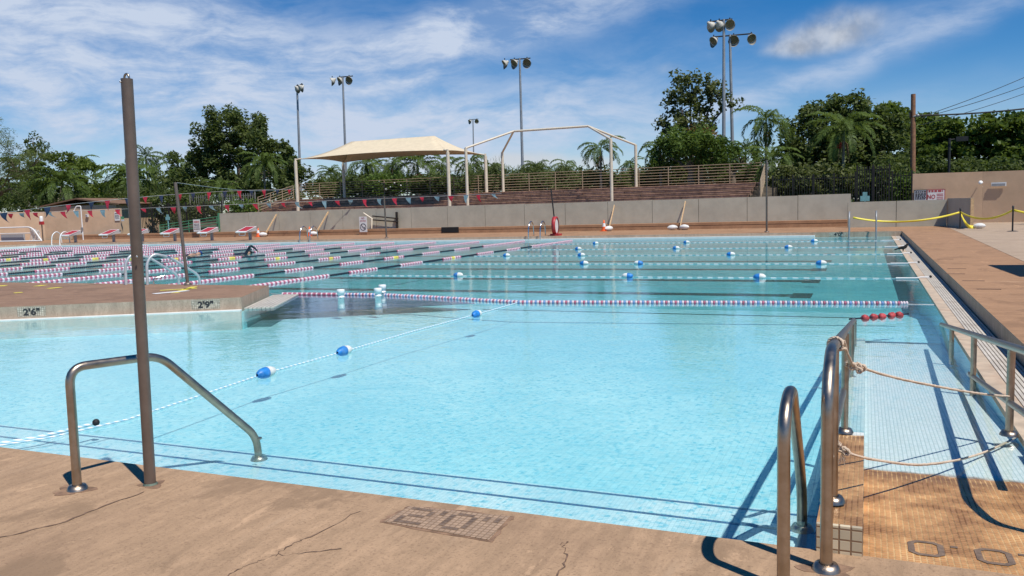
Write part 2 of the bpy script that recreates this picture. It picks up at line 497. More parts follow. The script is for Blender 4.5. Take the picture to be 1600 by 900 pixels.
K['num_tile_brown'] = tile('worn_number_tile', (.42, .28, .172), (.24, .155, .095), .03, var=.12, gw=.13, dirt=(.30, .17, .09))
K['ink'] = mat('black_tile_ink', (.03, .03, .032), .5, var=.3, scale=30)
K['ink_soft'] = mat('grey_tile_ink', (.19, .13, .09), .6, var=.25, scale=30)
K['steel'] = mat('brushed_steel', (.41, .335, .262), .36, 1.0, var=.14, scale=14, bump=.02, bscale=120)
K['bright_steel'] = mat('bright_steel', (.62, .60, .57), .25, 1.0, var=.1, scale=10)
K['bronze'] = mat('bronze_painted_pole', (.16, .122, .098), .4, .3, var=.16, scale=5, bump=.02, spec=.5)
K['galv'] = mat('galvanised_pole', (.34, .35, .36), .5, .4, var=.12, scale=2)
K['dark_metal'] = mat('dark_metal', (.03, .03, .03), .5, .2)
K['fence_dark'] = mat('dark_bronze_fence', (.030, .026, .022), .55, .2)
K['fence_grey'] = mat('grey_fence', (.26, .25, .22), .6, .1)
K['rail_tan'] = mat('tan_painted_rail', (.33, .25, .165), .55, var=.12)
K['post_cream'] = mat('cream_painted_post', (.68, .60, .47), .45, var=.07)
K['fabric'] = mat('cream_shade_fabric', (.66, .555, .39), .85, var=.06, scale=3)
K['panel'] = mat('taupe_wall_panel', (.455, .43, .345), .75, var=.09, scale=1.2, bump=.05, stain=(.50, .49, .41), stain_amt=.4, stain_scale=.7)
K['seam'] = mat('dark_seam', (.10, .09, .075), .9)
K['stucco'] = mat('tan_stucco', (.57, .40, .265), .85, var=.09, scale=.9, bump=.2, bscale=60, stain=(.43, .28, .175), stain_amt=.5, stain_scale=.5)
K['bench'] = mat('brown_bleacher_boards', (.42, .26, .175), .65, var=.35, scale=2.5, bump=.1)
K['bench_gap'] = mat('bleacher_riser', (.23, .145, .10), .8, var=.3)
K['wood'] = mat('utility_pole_wood', (.27, .135, .075), .85, var=.25, scale=6, bump=.2)
K['lumber'] = mat('raw_lumber', (.62, .42, .23), .75, var=.15, scale=8)
K['white'] = mat('white_paint', (.80, .80, .78), .4, var=.05)
K['red'] = mat('red_paint', (.42, .035, .04), .45, var=.15, scale=8)
K['rope_red'] = mat('faded_red_disc', (.42, .12, .19), .5, var=.2, scale=8)
K['rope_pink'] = mat('white_disc', (.68, .58, .62), .5, var=.05)
K['rope_dark'] = mat('navy_disc', (.012, .018, .03), .4, var=.2)
K['rope_yellow'] = mat('yellow_disc', (.75, .62, .12), .45)
K['rope_blue'] = mat('blue_disc', (.16, .27, .50), .45)
K['orange'] = mat('cone_orange', (.80, .14, .03), .5)
K['float_blue'] = mat('float_blue', (.02, .20, .56), .45, var=.25, scale=14, spec=.4, stain=(.25, .38, .55), stain_amt=.4, stain_scale=9)
K['float_white'] = mat('chalky_white_foam', (.74, .74, .70), .6, var=.1, scale=14, stain=(.5, .46, .38), stain_amt=.4, stain_scale=8)
K['bag'] = mat('white_sandbag', (.70, .69, .66), .85, var=.1, scale=12, bump=.3)
K['tape'] = mat('yellow_tape', (.80, .66, .06), .45, var=.08)
K['teal'] = mat('teal_paint', (.20, .42, .42), .55)
K['green'] = mat('green_paint', (.07, .24, .13), .5)
K['grass'] = mat('lawn', (.055, .075, .025), .95, var=.4, scale=3, bump=.4)
K['soil'] = mat('berm_ground', (.07, .055, .035), .95, var=.4, scale=2)
K['bark'] = mat('grey_bark', (.17, .13, .095), .9, var=.3, scale=5, bump=.4)
K['palmbark'] = mat('palm_trunk', (.27, .22, .17), .9, var=.25, scale=5, bump=.4)
K['deadfrond'] = mat('dry_frond', (.26, .16, .08), .9, var=.3)
K['berry'] = mat('red_palm_fruit', (.42, .05, .025), .5)
K['flower'] = mat('white_flower', (.8, .8, .76), .6)
K['black'] = mat('matte_black', (.012, .012, .013), .6)
K['manila'] = mat('manila_rope', (.62, .49, .37), .9, var=.15, scale=60, bump=.3, bscale=150)
K['red_float'] = mat('red_float_foam', (.42, .06, .065), .6, var=.35, scale=20)
K['roof'] = mat('brown_roof', (.20, .115, .07), .85, var=.2)
K['net'] = mat('net_cord', (.7, .7, .68), .8)
K['skin'] = mat('skin', (.45, .25, .17), .5, var=.06)
K['cap_blue'] = mat('blue_cap', (.02, .045, .16), .4)
K['pvc'] = mat('white_pvc', (.80, .80, .79), .3, var=.04)
K['flag_red'] = mat('red_pennant', (.50, .03, .06), .55)
K['flag_navy'] = mat('navy_pennant', (.025, .04, .085), .55)
K['flag_teal'] = mat('grey_teal_pennant', (.20, .33, .38), .55)
K['flag_white'] = mat('pale_pennant', (.62, .66, .68), .55)
K['cord'] = mat('grey_cord', (.45, .46, .46), .7)
K['wire'] = mat('black_wire', (.02, .02, .02), .6)
K['lens'] = mat('floodlight_glass', (.30, .25, .16), .25, .3, var=.2)
K['lamp_shell'] = mat('floodlight_shell', (.50, .48, .42), .5, .0, var=.12)
K['sign_white'] = mat('white_sign', (.74, .74, .73), .5, var=.04)
K['sign_red'] = mat('red_sign_paint', (.45, .08, .08), .5)
K['sign_blue'] = mat('blue_grey_sign', (.46, .50, .54), .5)
K['worn'] = mat('worn_dark_concrete', (.24, .145, .09), .9, var=.35, scale=14, bump=.3)
K['gap_soft'] = mat('crack_dark_grit', (.17, .105, .07), .95, var=.4, scale=30)  # dark tone of the cracks, drain slots and kerb groove

def stripes(name, a, b, per, axis=1, tw=0.0):
    m, g, bs, out = new_mat(name)
    tc = g.n('ShaderNodeTexCoord'); x = g.sep(tc.outputs['Object'])
    q = x[axis]
    if tw: q = g.math('ADD', q, g.math('MULTIPLY', x[2], tw))
    fr = g.math('FRACT', g.math('DIVIDE', q, per))
    g.put(bs.inputs['Base Color'], g.mix(g.rng(fr, .46, .54), a, b)); bs.inputs['Roughness'].default_value = .6
    return m
K['rope_y'] = stripes('blue_white_twist_long', (.84, .86, .86), (.34, .58, .72), .07, 1, 2.0)
K['rope_x'] = stripes('blue_white_twist_cross', (.80, .83, .83), (.22, .48, .52), .22, 0, 1.0)
K['water'] = water_mat()
L = {}
L['mango'] = leaf_mat('dark_broad_leaf', (.050, .080, .024), (.160, .195, .064), .42)
L['olive'] = leaf_mat('olive_leaf', (.075, .095, .032), (.19, .205, .08), .38)
L['rain'] = leaf_mat('rain_tree_leaf', (.050, .088, .016), (.150, .21, .040), .42)
L['bush'] = leaf_mat('bright_bush_leaf', (.06, .11, .022), (.17, .25, .055), .42)
L['palm'] = leaf_mat('palm_leaf', (.055, .095, .024), (.16, .225, .055), .4)
L['feather'] = leaf_mat('feathery_leaf', (.08, .11, .035), (.20, .24, .085), .38)
L['lime'] = leaf_mat('yellow_green_leaf', (.060, .095, .014), (.165, .215, .035), .38)
L['flame'] = leaf_mat('rust_leaf', (.16, .06, .025), (.26, .11, .04), .3)

# ------------------------------------------------------------------ the ground, the decks and the pool shell
DK, ND = .22, .08                        # heights of the raised decks and of the near deck over the water
def struct(mb, name, mats): return tag(mb.build(name, mats), kind='structure')

g_ = MB()
ox, oy, hx0, hx1, hy0, hy1 = 2500, 2500, -58, 9, -6, 47.5
gz = .02
xs, ys = [-ox, hx0, hx1, ox], [-oy, hy0, hy1, oy]
for i in range(3):
    for j in range(3):
        if i == 1 and j == 1: continue
        g_.add([(xs[i], ys[j], gz), (xs[i+1], ys[j], gz), (xs[i+1], ys[j+1], gz), (xs[i], ys[j+1], gz)], [(0, 1, 2, 3)])
struct(g_, 'ground', K['grass'])

berm = MB()
bz = 2.72
berm.add([(-47, 47.6, .1), (-5.2, 47.6, .1), (-5.2, 47.6, .9), (-47, 47.6, .9), (-47, 55.8, bz), (-5.2, 55.8, bz), (-5.2, 110, bz), (-47, 110, bz),
          (-5.2, 110, .1), (-47, 110, .1)],
         [(0, 1, 2, 3), (3, 2, 5, 4), (4, 5, 6, 7), (1, 8, 6, 5, 2), (9, 0, 3, 4, 7), (8, 9, 7, 6)])
struct(berm, 'terrain', K['soil'])

deck_near = struct(MB().prism([(-40, -9), (12, -9), (12, 3.78), (-40, 3.78)], -1.2, ND), 'near_deck', K['deck'])
isl = [(-11.07, 13.44), (-10.0, 11.40), (-13.37, 9.40), (-22.9, 3.785), (-40, 3.785), (-40, 13.44)]
deck_isl = struct(MB().prism(isl, -1.2, DK, 1, 0), 'island_deck', [K['island'], K['curb']])
deck_far = struct(MB().prism([(-64, 38.32), (1.36, 38.32), (1.36, 45.62), (-64, 45.62)], -1.2, DK, 1, 0), 'far_deck', [K['deck2'], K['curb']])
deck_left = struct(MB().prism([(-80, 3.79), (-50.4, 3.79), (-50.4, 38.31), (-64.01, 38.31), (-64.01, 52), (-80, 52)], -1.2, DK, 1, 0), 'left_deck', [K['deck2'], K['curb']])
deck_right = struct(MB().prism([(1.365, 3.79), (16, 3.79), (16, 49.5), (1.365, 49.5)], -1.2, DK, 1, 0), 'right_deck', [K['deck2'], K['curb']])
a, b = at(1486, 357.5, DK), at(1602, 410, DK)
struct(MB().prism([(a[0], a[1]), (b[0], b[1]), (16, b[1]-4), (16, 49.4), (a[0], 49.4)], DK+.001, DK+.006), 'buff_pavement', K['deck_grey'])

fl = MB()
fl.add([(-60, 4.7, -.26), (-.1, 4.7, -.26), (-.1, 12.4, -.345), (-60, 12.4, -.345)], [(0, 1, 2, 3)])
fl.add([(-60, 12.4, -.345), (1.2, 12.4, -.345), (1.2, 14.9, -.36), (-60, 14.9, -.36)], [(0, 1, 2, 3)])
struct(fl, 'shallow_floor', K['shallow'])
struct(MB().add([(-60, 14.9, -.36), (1.2, 14.9, -.36), (1.2, 17.4, -.6), (-60, 17.4, -.6)], [(0, 1, 2, 3)]), 'sloped_floor', K['slope'])
struct(MB().add([(-60, 17.4, -.6), (1.2, 17.4, -.6), (1.2, 38.6, -.6), (-60, 38.6, -.6)], [(0, 1, 2, 3)]), 'deep_floor', K['deep'])
struct(MB().prism([tuple(at(x, y, -.22)[:2]) for x, y in ((376, 492), (470, 488), (560, 483.5), (690, 476.5), (742, 473.5), (705, 469.5), (600, 462.5), (440, 462), (400, 470))], -.23, -.22), 'navy_reflection_patch', K['navy'])  # dark reflection on the water, painted as a flat navy floor patch
# lane lines on the deep floor
ln = MB()
for y in (20.4, 24.1, 28.1, 32.0, 36.0):
    ln.box((-50, y-.25, -.597), (-1.6, y+.25, -.592)); ln.box((-1.6, y-.5, -.597), (-1.15, y+.5, -.591))
ln.box((-7, 14.84, -.355), (.2, 14.89, -.352))
struct(ln, 'lane_lines', K['line'])
st = MB()
st.box((-23, 3.75, -1), (-.19, 4.32, -.06)); st.box((-23, 4.345, -1), (-.19, 4.37, -.06)); st.box((-23, 4.37, -1), (-.19, 4.74, -.13))
st.box((-23, 4.765, -1), (-.19, 4.79, -.13))
struct(st, 'pool_steps', K['step'])
st = MB(); st.box((-23, 4.32, -1), (-.19, 4.345, -.058)); st.box((-23, 4.74, -1), (-.19, 4.765, -.128))
struct(st, 'step_nosing', K['blue_tile'])
# entry ramp and the low tiled walls beside it
def ramp_z(y): return .078 - .0513*(y-3.78) if y < 7 else .078-.0513*3.22-.052*(y-7)
def wedge(x0, x1, y0, y1, z0, z1, mi=0):
    m = MB()
    m.add([(x0, y0, -1), (x1, y0, -1), (x1, y1, -1), (x0, y1, -1), (x0, y0, z0), (x1, y0, z0), (x1, y1, z1), (x0, y1, z1)],
          [(3, 2, 1, 0), (4, 5, 6, 7), (0, 1, 5, 4), (1, 2, 6, 5), (2, 3, 7, 6), (3, 0, 4, 7)], mi)
    return m
rp = MB()
for y0, y1 in ((3.782, 7), (7, 12.6)):
    w = wedge(0.0, .955, y0, y1, ramp_z(y0), ramp_z(y1)-.0001)
    rp.add(w.v, w.f)
struct(rp, 'entry_ramp', K['ramp'])
w = wedge(-.19, -.001, 3.79, 6.15, .205, .0); w2 = wedge(-.19, -.001, 6.15, 12.6, .0, -.34); w.add(w2.v, w2.f)
bl_ = tag(w.build('ramp_side_wall', K['block']), kind='structure')
fr = MB().box((-.19, 3.765, -.5), (-.001, 3.789, .2055)); part(fr, 'white_tile_face', K['white_tile'], bl_)
w = wedge(.957, 1.3, 3.79, 5.95, .22, .09)
struct(w, 'ramp_outer_wall', K['block'])
struct(MB().box((.957, 5.951, -.025), (1.10, 38.30, .022)), 'pool_coping', K['coping'])
struct(MB().box((.960, 5.96, -1), (1.09, 38.05, -.028)).prism([(-11.03, 13.46), (-9.95, 11.38), (-13.36, 9.37), (-22.9, 3.70), (-41, 3.70), (-41, 13.46)], -1, -.03), 'pool_wall', K['slope'])
struct(MB().box((1.10, 5.951, -1), (1.365, 38.30, -.01)), 'gutter_channel', K['gap'])  # solid fill, its shade put into the near-black colour
gr = thing('gutter_grating', 'long buff slatted gutter grating along the right pool edge', 'grating', (1.2, 6, 0))
for k in range(7):
    q = MB()
    x = 1.105+.0355*k
    q.box((x, 5.96, -.005), (x+.026, 38.28, .027))
    part(q, 'slat', K['grate'], gr)
lp = MB().box((-50.4, 38.02, .002), (-2.05, 38.315, .10))
struct(MB().box((-50.4, 38.06, -1), (1.05, 38.30, -.004)), 'pool_wall', K['slope'])
struct(lp, 'white_gutter_lip', K['white_gutter'])
struct(MB().box((-50.39, 13.6, -1), (-50.1, 38.01, .10)), 'white_gutter_lip', K['white_gutter'])
# slatted gutter at the island tip and along its front
def off_line(p, q, d):
    v = Vector((q[0]-p[0], q[1]-p[1])).normalized(); n = Vector((v.y, -v.x))
    return (p[0]+n.x*d, p[1]+n.y*d), (q[0]+n.x*d, q[1]+n.y*d)
tip = MB()
p, q = (-11.0, 13.44), (-9.99, 11.42)
for k in range(7):
    s0 = off_line(q, p, .02+.075*k); s1 = off_line(q, p, .02+.075*k+.055)
    tip.prism([s0[0], s0[1], s1[1], s1[0]], .004, .03)
gt = tag(tip.build('island_grating', K['grate']), 'pale slatted gutter grating at the tip of the brown island deck', 'grating')
lip = MB()
s0 = off_line((-13.37, 9.40), (-10.0, 11.40), .005); s1 = off_line((-13.37, 9.40), (-10.0, 11.40), .13)
s2 = off_line((-22.9, 3.785), (-13.37, 9.40), .13)
lip.prism([(-22.9, 3.79), s0[0], s0[1], s1[1], s1[0], (-22.7, 3.79)], -.5, .012)
struct(lip, 'island_lip', K['white_gutter'])
struct(MB().add([(-50.4, 3.7, 0), (1.05, 3.7, 0), (1.05, 38.1, 0), (-50.4, 38.1, 0)], [(0, 1, 2, 3)]), 'pool_water', K['water'])

for x_, y_ in ((1477, 405), (1495, 420), (1521, 439), (1492, 428), (1545, 452)):
    d = at(x_, y_, DK); part(MB().box((d[0]-.16, d[1]-.03, DK+.001), (d[0]+.16, d[1]+.03, DK+.005)), 'drain_slot', K['gap_soft'], deck_right)
# ------------------------------------------------------------------ lettering
def text_into(mb, s, size, org, right, up, mi=0, align='CENTER', lift=.004, bold=0.0, squash=1.0):
    cu = bpy.data.curves.new('letters', 'FONT'); cu.body = s; cu.size = size; cu.align_x = align; cu.offset = bold; cu.resolution_u = 3
    o = bpy.data.objects.new('letters', cu); COL.objects.link(o)
    dg = bpy.context.evaluated_depsgraph_get()
    me = bpy.data.meshes.new_from_object(o.evaluated_get(dg))
    r, u = Vector(right).normalized(), Vector(up).normalized(); n = r.cross(u)
    vs = [Vector(org)+r*(v.co.x*squash)+u*v.co.y+n*lift for v in me.vertices]
    mb.add(vs, [tuple(p.vertices) for p in me.polygons], mi)
    bpy.data.objects.remove(o); bpy.data.meshes.remove(me); bpy.data.curves.remove(cu)

def lettering(parent, name, s, size, org, right, up, m, **kw):
    q = MB(); text_into(q, s, size, org, right, up, **kw)
    return part(q, name, m, parent)

# crack lines and the number plate worn into the near deck
def crack(pts, w):
    q = MB(); P = []
    for i in range(len(pts)-1):
        a_, b_ = at(*pts[i], ND), at(*pts[i+1], ND)
        for k in range(6): P.append(a_+(b_-a_)*k/6)
    P.append(at(*pts[-1], ND))
    P = [Vector((p[0]+rnd.uniform(-.014, .014), p[1]+rnd.uniform(-.012, .012), ND+.003)) for p in P]
    vs = []; n = len(P)
    for i, p in enumerate(P):
        d = (P[min(i+1, n-1)]-P[max(i-1, 0)]).normalized(); nn = Vector((-d.y, d.x, 0))*w*rnd.uniform(.12, 1.0)
        vs += [p-nn, p+nn]
    q.add(vs, [(2*i, 2*i+1, 2*i+3, 2*i+2) for i in range(n-1)])
    part(q, 'crack', K['gap_soft'], deck_near)
#K['gap_soft'] = mat('crack_dark_grit', (.13, .075, .05), .95, var=.4, scale=30)
crack([(228, 768), (150, 797), (80, 822), (-10, 843)], .009)
crack([(348, 905), (380, 885), (430, 868), (455, 850), (490, 838), (560, 800)], .006)
crack([(430, 868), (470, 866), (530, 858)], .004)
crack([(872, 905), (884, 870), (878, 852), (886, 846)], .005)
pl = [at(x, y, ND)[:2] for x, y in ((600, 816), (640, 792), (797, 808), (764, 845))]
pc_ = sum(pl)/4; wr = []
for i in range(4):
    for k in range(9):
        p_ = pl[i]+(pl[(i+1) % 4]-pl[i])*k/9; d_ = p_-pc_; wr.append(tuple(p_+d_/np.linalg.norm(d_)*rnd.uniform(.005, .035)))
part(MB().prism(wr, ND+.0002, ND+.002), 'worn_edge', K['worn'], deck_near)
pq = MB(); pq.prism([tuple(p) for p in pl], ND+.0025, ND+.005)
plate = part(pq, 'number_plate', K['num_tile_brown'], deck_near)
o_, r_ = Vector((*((pl[0]+pl[3])/2), 0)), Vector((*(pl[3]-pl[0]), 0)).normalized()
ctr = sum((Vector((p[0], p[1], 0)) for p in pl), Vector())/4
ux = Vector((0, 1, 0)); rx_ = Vector((1, 0, 0))
GL = {'2': ('11110', '00001', '00001', '01110', '10000', '10000', '11111'), '0': ('01110', '10001', '10001', '10001', '10001', '10001', '01110'), "'": ('1', '1', '0', '0', '0', '0', '0'), '"': ('101', '101', '000', '000', '000', '000', '000')}
ce = .03; gx = math.floor((ctr.x-.24)/ce)*ce; gy = math.floor((ctr.y-.10)/ce)*ce; q = MB(); cx_ = 0
for ch in "2'0\"":
    for r_i, row in enumerate(GL[ch]):
        for c_i, b_ in enumerate(row):
            if b_ == '1': x, y = gx+(cx_+c_i)*ce, gy+(6-r_i)*ce; q.box((x+.002, y+.002, ND+.0052), (x+ce-.002, y+ce-.002, ND+.0068))
    cx_ += len(GL[ch][0])+1
part(q, 'number_tiles', K['ink_soft'], plate)
# zeros set in dark tile on the ramp
def ring_zero(cx_, cy_, w, h, t, name, parent):
    q = MB(); c = .035
    def oct_(w, h, c): return [(-w+c, -h), (w-c, -h), (w, -h+c), (w, h-c), (w-c, h), (-w+c, h), (-w, h-c), (-w, -h+c)]
    O, I = oct_(w, h, c), oct_(w-t, h-t, c*.5)
    vs = [(cx_+x, cy_+y, ramp_z(cy_+y)+.003) for x, y in O] + [(cx_+x, cy_+y, ramp_z(cy_+y)+.003) for x, y in I]
    q.add(vs, [(i, (i+1) % 8, 8+(i+1) % 8, 8+i) for i in range(8)])
    part(q, name, K['ink_soft'], parent)
rampo = bpy.data.objects['entry_ramp']
c1, c2 = at(1447, 857, .07), at(1554, 870, .07)
ring_zero(c1[0], c1[1], .072, .098, .026, 'number_tiles', rampo)
ring_zero(c2[0], c2[1], .072, .098, .026, 'number_tiles', rampo)
for px_, py_ in ((1491, 854), (1597, 866)):
    d = at(px_, py_, .07)
    part(MB().add([(d[0]-.014, d[1]-.012, ramp_z(d[1]-.012)+.003), (d[0]+.014, d[1]-.012, ramp_z(d[1]-.012)+.003), (d[0]+.014, d[1]+.012, ramp_z(d[1]+.012)+.003), (d[0]-.014, d[1]+.012, ramp_z(d[1]+.012)+.003)], [(0, 1, 2, 3)]), 'number_tiles', K['ink_soft'], rampo)
# depth plates on the island's front
fdir = Vector((3.37, 2.0, 0)).normalized(); fn = Vector((fdir.y, -fdir.x, 0))
def atPl(px_, py_, p, q):
    d = ray(px_, py_); v = np.array([q[0]-p[0], q[1]-p[1]]); n = np.array([v[1], -v[0]])
    t = (n[0]*p[0]+n[1]*p[1])/(n[0]*d[0]+n[1]*d[1]); return np.array([0, 0, H])+d*t
def depth_plate(px0, px1, py, s, p, q, host, z0=.045, z1=.20, size=.15):
    a_, b_ = Vector(atPl(px0, py, p, q)), Vector(atPl(px1, py, p, q))
    dr = Vector((b_.x-a_.x, b_.y-a_.y, 0)).normalized(); n = Vector((dr.y, -dr.x, 0))
    k = MB(); w = n*.004
    k.add([(a_.x+w.x, a_.y+w.y, z0), (b_.x+w.x, b_.y+w.y, z0), (b_.x+w.x, b_.y+w.y, z1), (a_.x+w.x, a_.y+w.y, z1)], [(0, 1, 2, 3)])
    plq = part(k, 'depth_plate', K['num_tile'], host)
    m_ = (a_+b_)/2
    lettering(plq, 'lettering', s, size, (m_.x+w.x, m_.y+w.y, z0+.022), dr, (0, 0, 1), K['ink'], lift=.003, bold=.006, squash=1.15)
depth_plate(27, 72, 487, "2'6\"", (-13.37, 9.40), (-10.0, 11.40), deck_isl)
depth_plate(299, 344, 477, "2'9\"", (-13.37, 9.40), (-10.0, 11.40), deck_isl)
depth_plate(1296, 1324, 366, "4'0\"", (-10, 38.32), (1.3, 38.32), deck_far, .03, .20, .20)
# yellow and white tape marks on the island
def mark(p, q, w, m, name):
    a_, b_ = Vector(at(*p, DK)), Vector(at(*q, DK)); d = (b_-a_).normalized(); n = Vector((-d.y, d.x, 0))*w
    k = MB(); z = DK+.004 if m == K['tape'] else DK+.007
    k.add([(v.x, v.y, z) for v in (a_-n, b_-n, b_+n, a_+n)], [(0, 1, 2, 3)])
    part(k, name, m, deck_isl)
mark((250, 454), (308, 450.5), .07, K['tape'], 'yellow_mark'); mark((272, 458), (304, 448), .07, K['tape'], 'yellow_mark')
mark((240, 459.5), (294, 454.5), .10, K['white'], 'white_mark')
for p, q in (((0, 447.5), (6, 446)), ((56, 447.5), (70, 445.5)), ((75, 451), (95, 449)), ((22, 458), (35, 457))): mark(p, q, .09, K['tape'], 'yellow_mark')

# ------------------------------------------------------------------ walls at the back
def wall_panels(name, label, p, q, z0, z1, n, th=.12, m='panel'):
    t = thing(name, label, 'wall', (p[0], p[1], z0))
    v = Vector((q[0]-p[0], q[1]-p[1], 0)); d = v.normalized(); nb = Vector((-d.y, d.x, 0))*th
    for k in range(n):
        a_ = Vector((p[0], p[1], 0))+v*(k/n)+d*.012; b_ = Vector((p[0], p[1], 0))+v*((k+1)/n)-d*.012
        za, zb = (z0, z1)
        kk = MB().prism([(a_.x, a_.y), (b_.x, b_.y), (b_.x+nb.x, b_.y+nb.y), (a_.x+nb.x, a_.y+nb.y)], za, zb+rnd.uniform(-.012, .012))
        part(kk, 'panel', K[m], t)
    e = nb*.3
    part(MB().prism([(p[0]+e.x, p[1]+e.y), (q[0]+e.x, q[1]+e.y), (q[0]+nb.x*.9, q[1]+nb.y*.9), (p[0]+nb.x*.9, p[1]+nb.y*.9)], z0, z1-.03), 'backing', K['seam'], t)
    return t
YW = 46.6
wall_main = wall_panels('panel_wall', 'long taupe panelled wall in front of the brown bleachers', (-42.4, YW), (-.75, YW), .57, 1.88, 16)
# small gate opening with a cream frame
gx0, gx1 = atY(563, 340, YW)[0], atY(622, 340, YW)[0]
kb = thing('seat_kerb', 'low terracotta concrete kerb along the foot of the taupe wall', 'kerb', (-20, 45.7, DK))
part(MB().box((-56, 45.62, .1), (1.36, 46.5, .40)), 'lower_step', K['kerb'], kb)
part(MB().box((-56, 45.68, .40), (-.9, 46.5, .43)), 'groove', K['gap_soft'], kb)
part(MB().box((-56, 45.63, .43), (-.9, 46.58, .57)), 'upper_step', K['kerb'], kb)
dn = atY(704, 359, 45.6)
part(MB().box((dn[0]-.62, 45.58, .26), (dn[0]+.55, 45.625, .60)), 'drain_opening', K['black'], kb)
# low wall on the right with its return
wall_low = wall_panels('panel_wall', 'lower taupe panelled wall behind the yellow tape at the far right corner', (-.86, 44.0), (3.46, 44.0), DK, 1.45, 2)
ret = wall_panels('panel_wall', 'short taupe return wall ending the low wall near the black tape post', (3.47, 44.1), (4.05, 40.3), DK, 1.52, 1)
part(MB().box((4.05, 40.2, DK), (4.17, 40.3, 1.5)), 'end_post', K['lumber'], ret)
# tan stucco walls
def stucco(name, label, pts, z0, z1, th=.25):
    t = thing(name, label, 'wall', (pts[0][0], pts[0][1], z0))
    for i in range(len(pts)-1):
        p, q = Vector((*pts[i], 0)), Vector((*pts[i+1], 0)); d = (q-p).normalized(); n = Vector((-d.y, d.x, 0))*th
        za, zb = z1 if not isinstance(z1, (list, tuple)) else z1[i], z1 if not isinstance(z1, (list, tuple)) else z1[i+1]
        k = MB()
        P = [(p.x, p.y), (q.x-d.x*.004, q.y-d.y*.004), (q.x+n.x, q.y+n.y), (p.x+n.x, p.y+n.y)]
        k.add([(x, y, z0) for x, y in P]+[(P[0][0], P[0][1], za), (P[1][0], P[1][1], zb), (P[2][0], P[2][1], zb), (P[3][0], P[3][1], za)],
              [(3, 2, 1, 0), (4, 5, 6, 7), (0, 1, 5, 4), (1, 2, 6, 5), (2, 3, 7, 6), (3, 0, 4, 7)])
        part(k, 'wall_face', K['stucco'], t)
    return t
tw = stucco('stucco_wall', 'tall tan stucco wall at the right under the dark trees', [(2.2, 48.7), (5.4, 48.45), (12, 47.2)], DK, (2.83, 2.80, 2.72))
lt = stucco('stucco_wall', 'tan stucco wall at the left behind the white starting blocks', [(-75, 34.5), (-59.4, 46.0), (-53.1, 47.6)], DK, (2.75, 2.42, 2.52))
rf = thing('pitched_roof', 'low brown pitched roof showing over the left tan wall', 'roof', (-58, 52, 2.3))
a_, b_, c_ = atY(62, 322, 52), atY(118, 309.5, 52), atY(186, 318, 52)
k = MB()
k.add([a_, b_, c_, a_+[0, 5, 0], b_+[0, 5, 0], c_+[0, 5, 0], a_-[0, 0, .12], c_-[0, 0, .12], b_-[0, 0, .12]],
      [(0, 1, 4, 3), (1, 2, 5, 4), (6, 8, 1, 0), (8, 7, 2, 1)])
part(k, 'roof_slope', K['roof'], rf)
part(MB().prism([(a_[0]+1, 52.2), (c_[0]-.6, 52.2), (c_[0]-.6, 56.8), (a_[0]+1, 56.8)], DK, min(a_[2], c_[2])-.05), 'gable_wall', K['stucco'], rf)

# ------------------------------------------------------------------ bleachers and their rails
bl = thing('bleachers', 'brown timber bleachers rising behind the taupe wall', 'bleachers', (-24, 48, .9))
for k in range(7):
    y0, z = 48.0+1.1*k, 1.36+.245*k
    q = MB()
    for j in range(3):
        q.box((-44+.3*j, y0+.02+.3*j, z-.05), (-6.5+.1*j, y0+.28+.3*j, z+rnd.uniform(-.004, .004)))
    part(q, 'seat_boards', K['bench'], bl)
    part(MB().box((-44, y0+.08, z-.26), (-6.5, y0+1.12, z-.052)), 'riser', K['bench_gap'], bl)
    q = MB(); x = -44
    while x < -6.6:
        x2 = min(x+rnd.uniform(2.2, 4.6), -6.5); q.box((x, y0+.045+rnd.uniform(0, .01), z-.185), (x2-.03, y0+.078, z-.06+rnd.uniform(-.01, .004))); x = x2
    part(q, 'fascia_boards', K['bench'], bl)
part(MB().box((-44, 55.72, 2.2), (-6.3, 56.4, 2.86)), 'walkway', K['bench'], bl)
def pipe_fence(name, label, p, q, z0a, z0b, h, rails, npost, m='rail_tan', r=.024, cat='railing', pr=.036):
    t = thing(name, label, cat, (p[0], p[1], z0a))
    P, Q = Vector((*p, 0)), Vector((*q, 0))
    for i in range(npost):
        s = i/(npost-1); c = P.lerp(Q, s); z = z0a+(z0b-z0a)*s
        part(MB().tube([(c.x, c.y, z-.1), (c.x, c.y, z+h)], pr, 6), 'post', K[m], t)
    for k in range(rails):
        dz = h*(.1+.9*k/(rails-1))
        part(MB().tube([(P.x, P.y, z0a+dz), (Q.x, Q.y, z0b+dz)], r, 6), 'rail', K[m], t)
    return t
pipe_fence('pipe_railing', 'long tan pipe railing along the top of the bleachers', (-42.6, 56.1), (-6.25, 56.1), 2.86, 2.86, 1.24, 7, 19)
e0, e1 = atY(404, 329, 48.3), atY(459, 309, 54)
pipe_fence('pipe_railing', 'sloping tan stair railing left of the cream shade canopy', (e0[0], 48.3), (e1[0], 54), e0[2]-.1, e1[2]-.1, 1.05, 6, 4)
pipe_fence('pipe_railing', 'short sloping tan stair railing at the right end of the bleachers', (-5.6, 49.5), (-6.0, 55.6), 1.6, 2.8, 1.2, 7, 3)

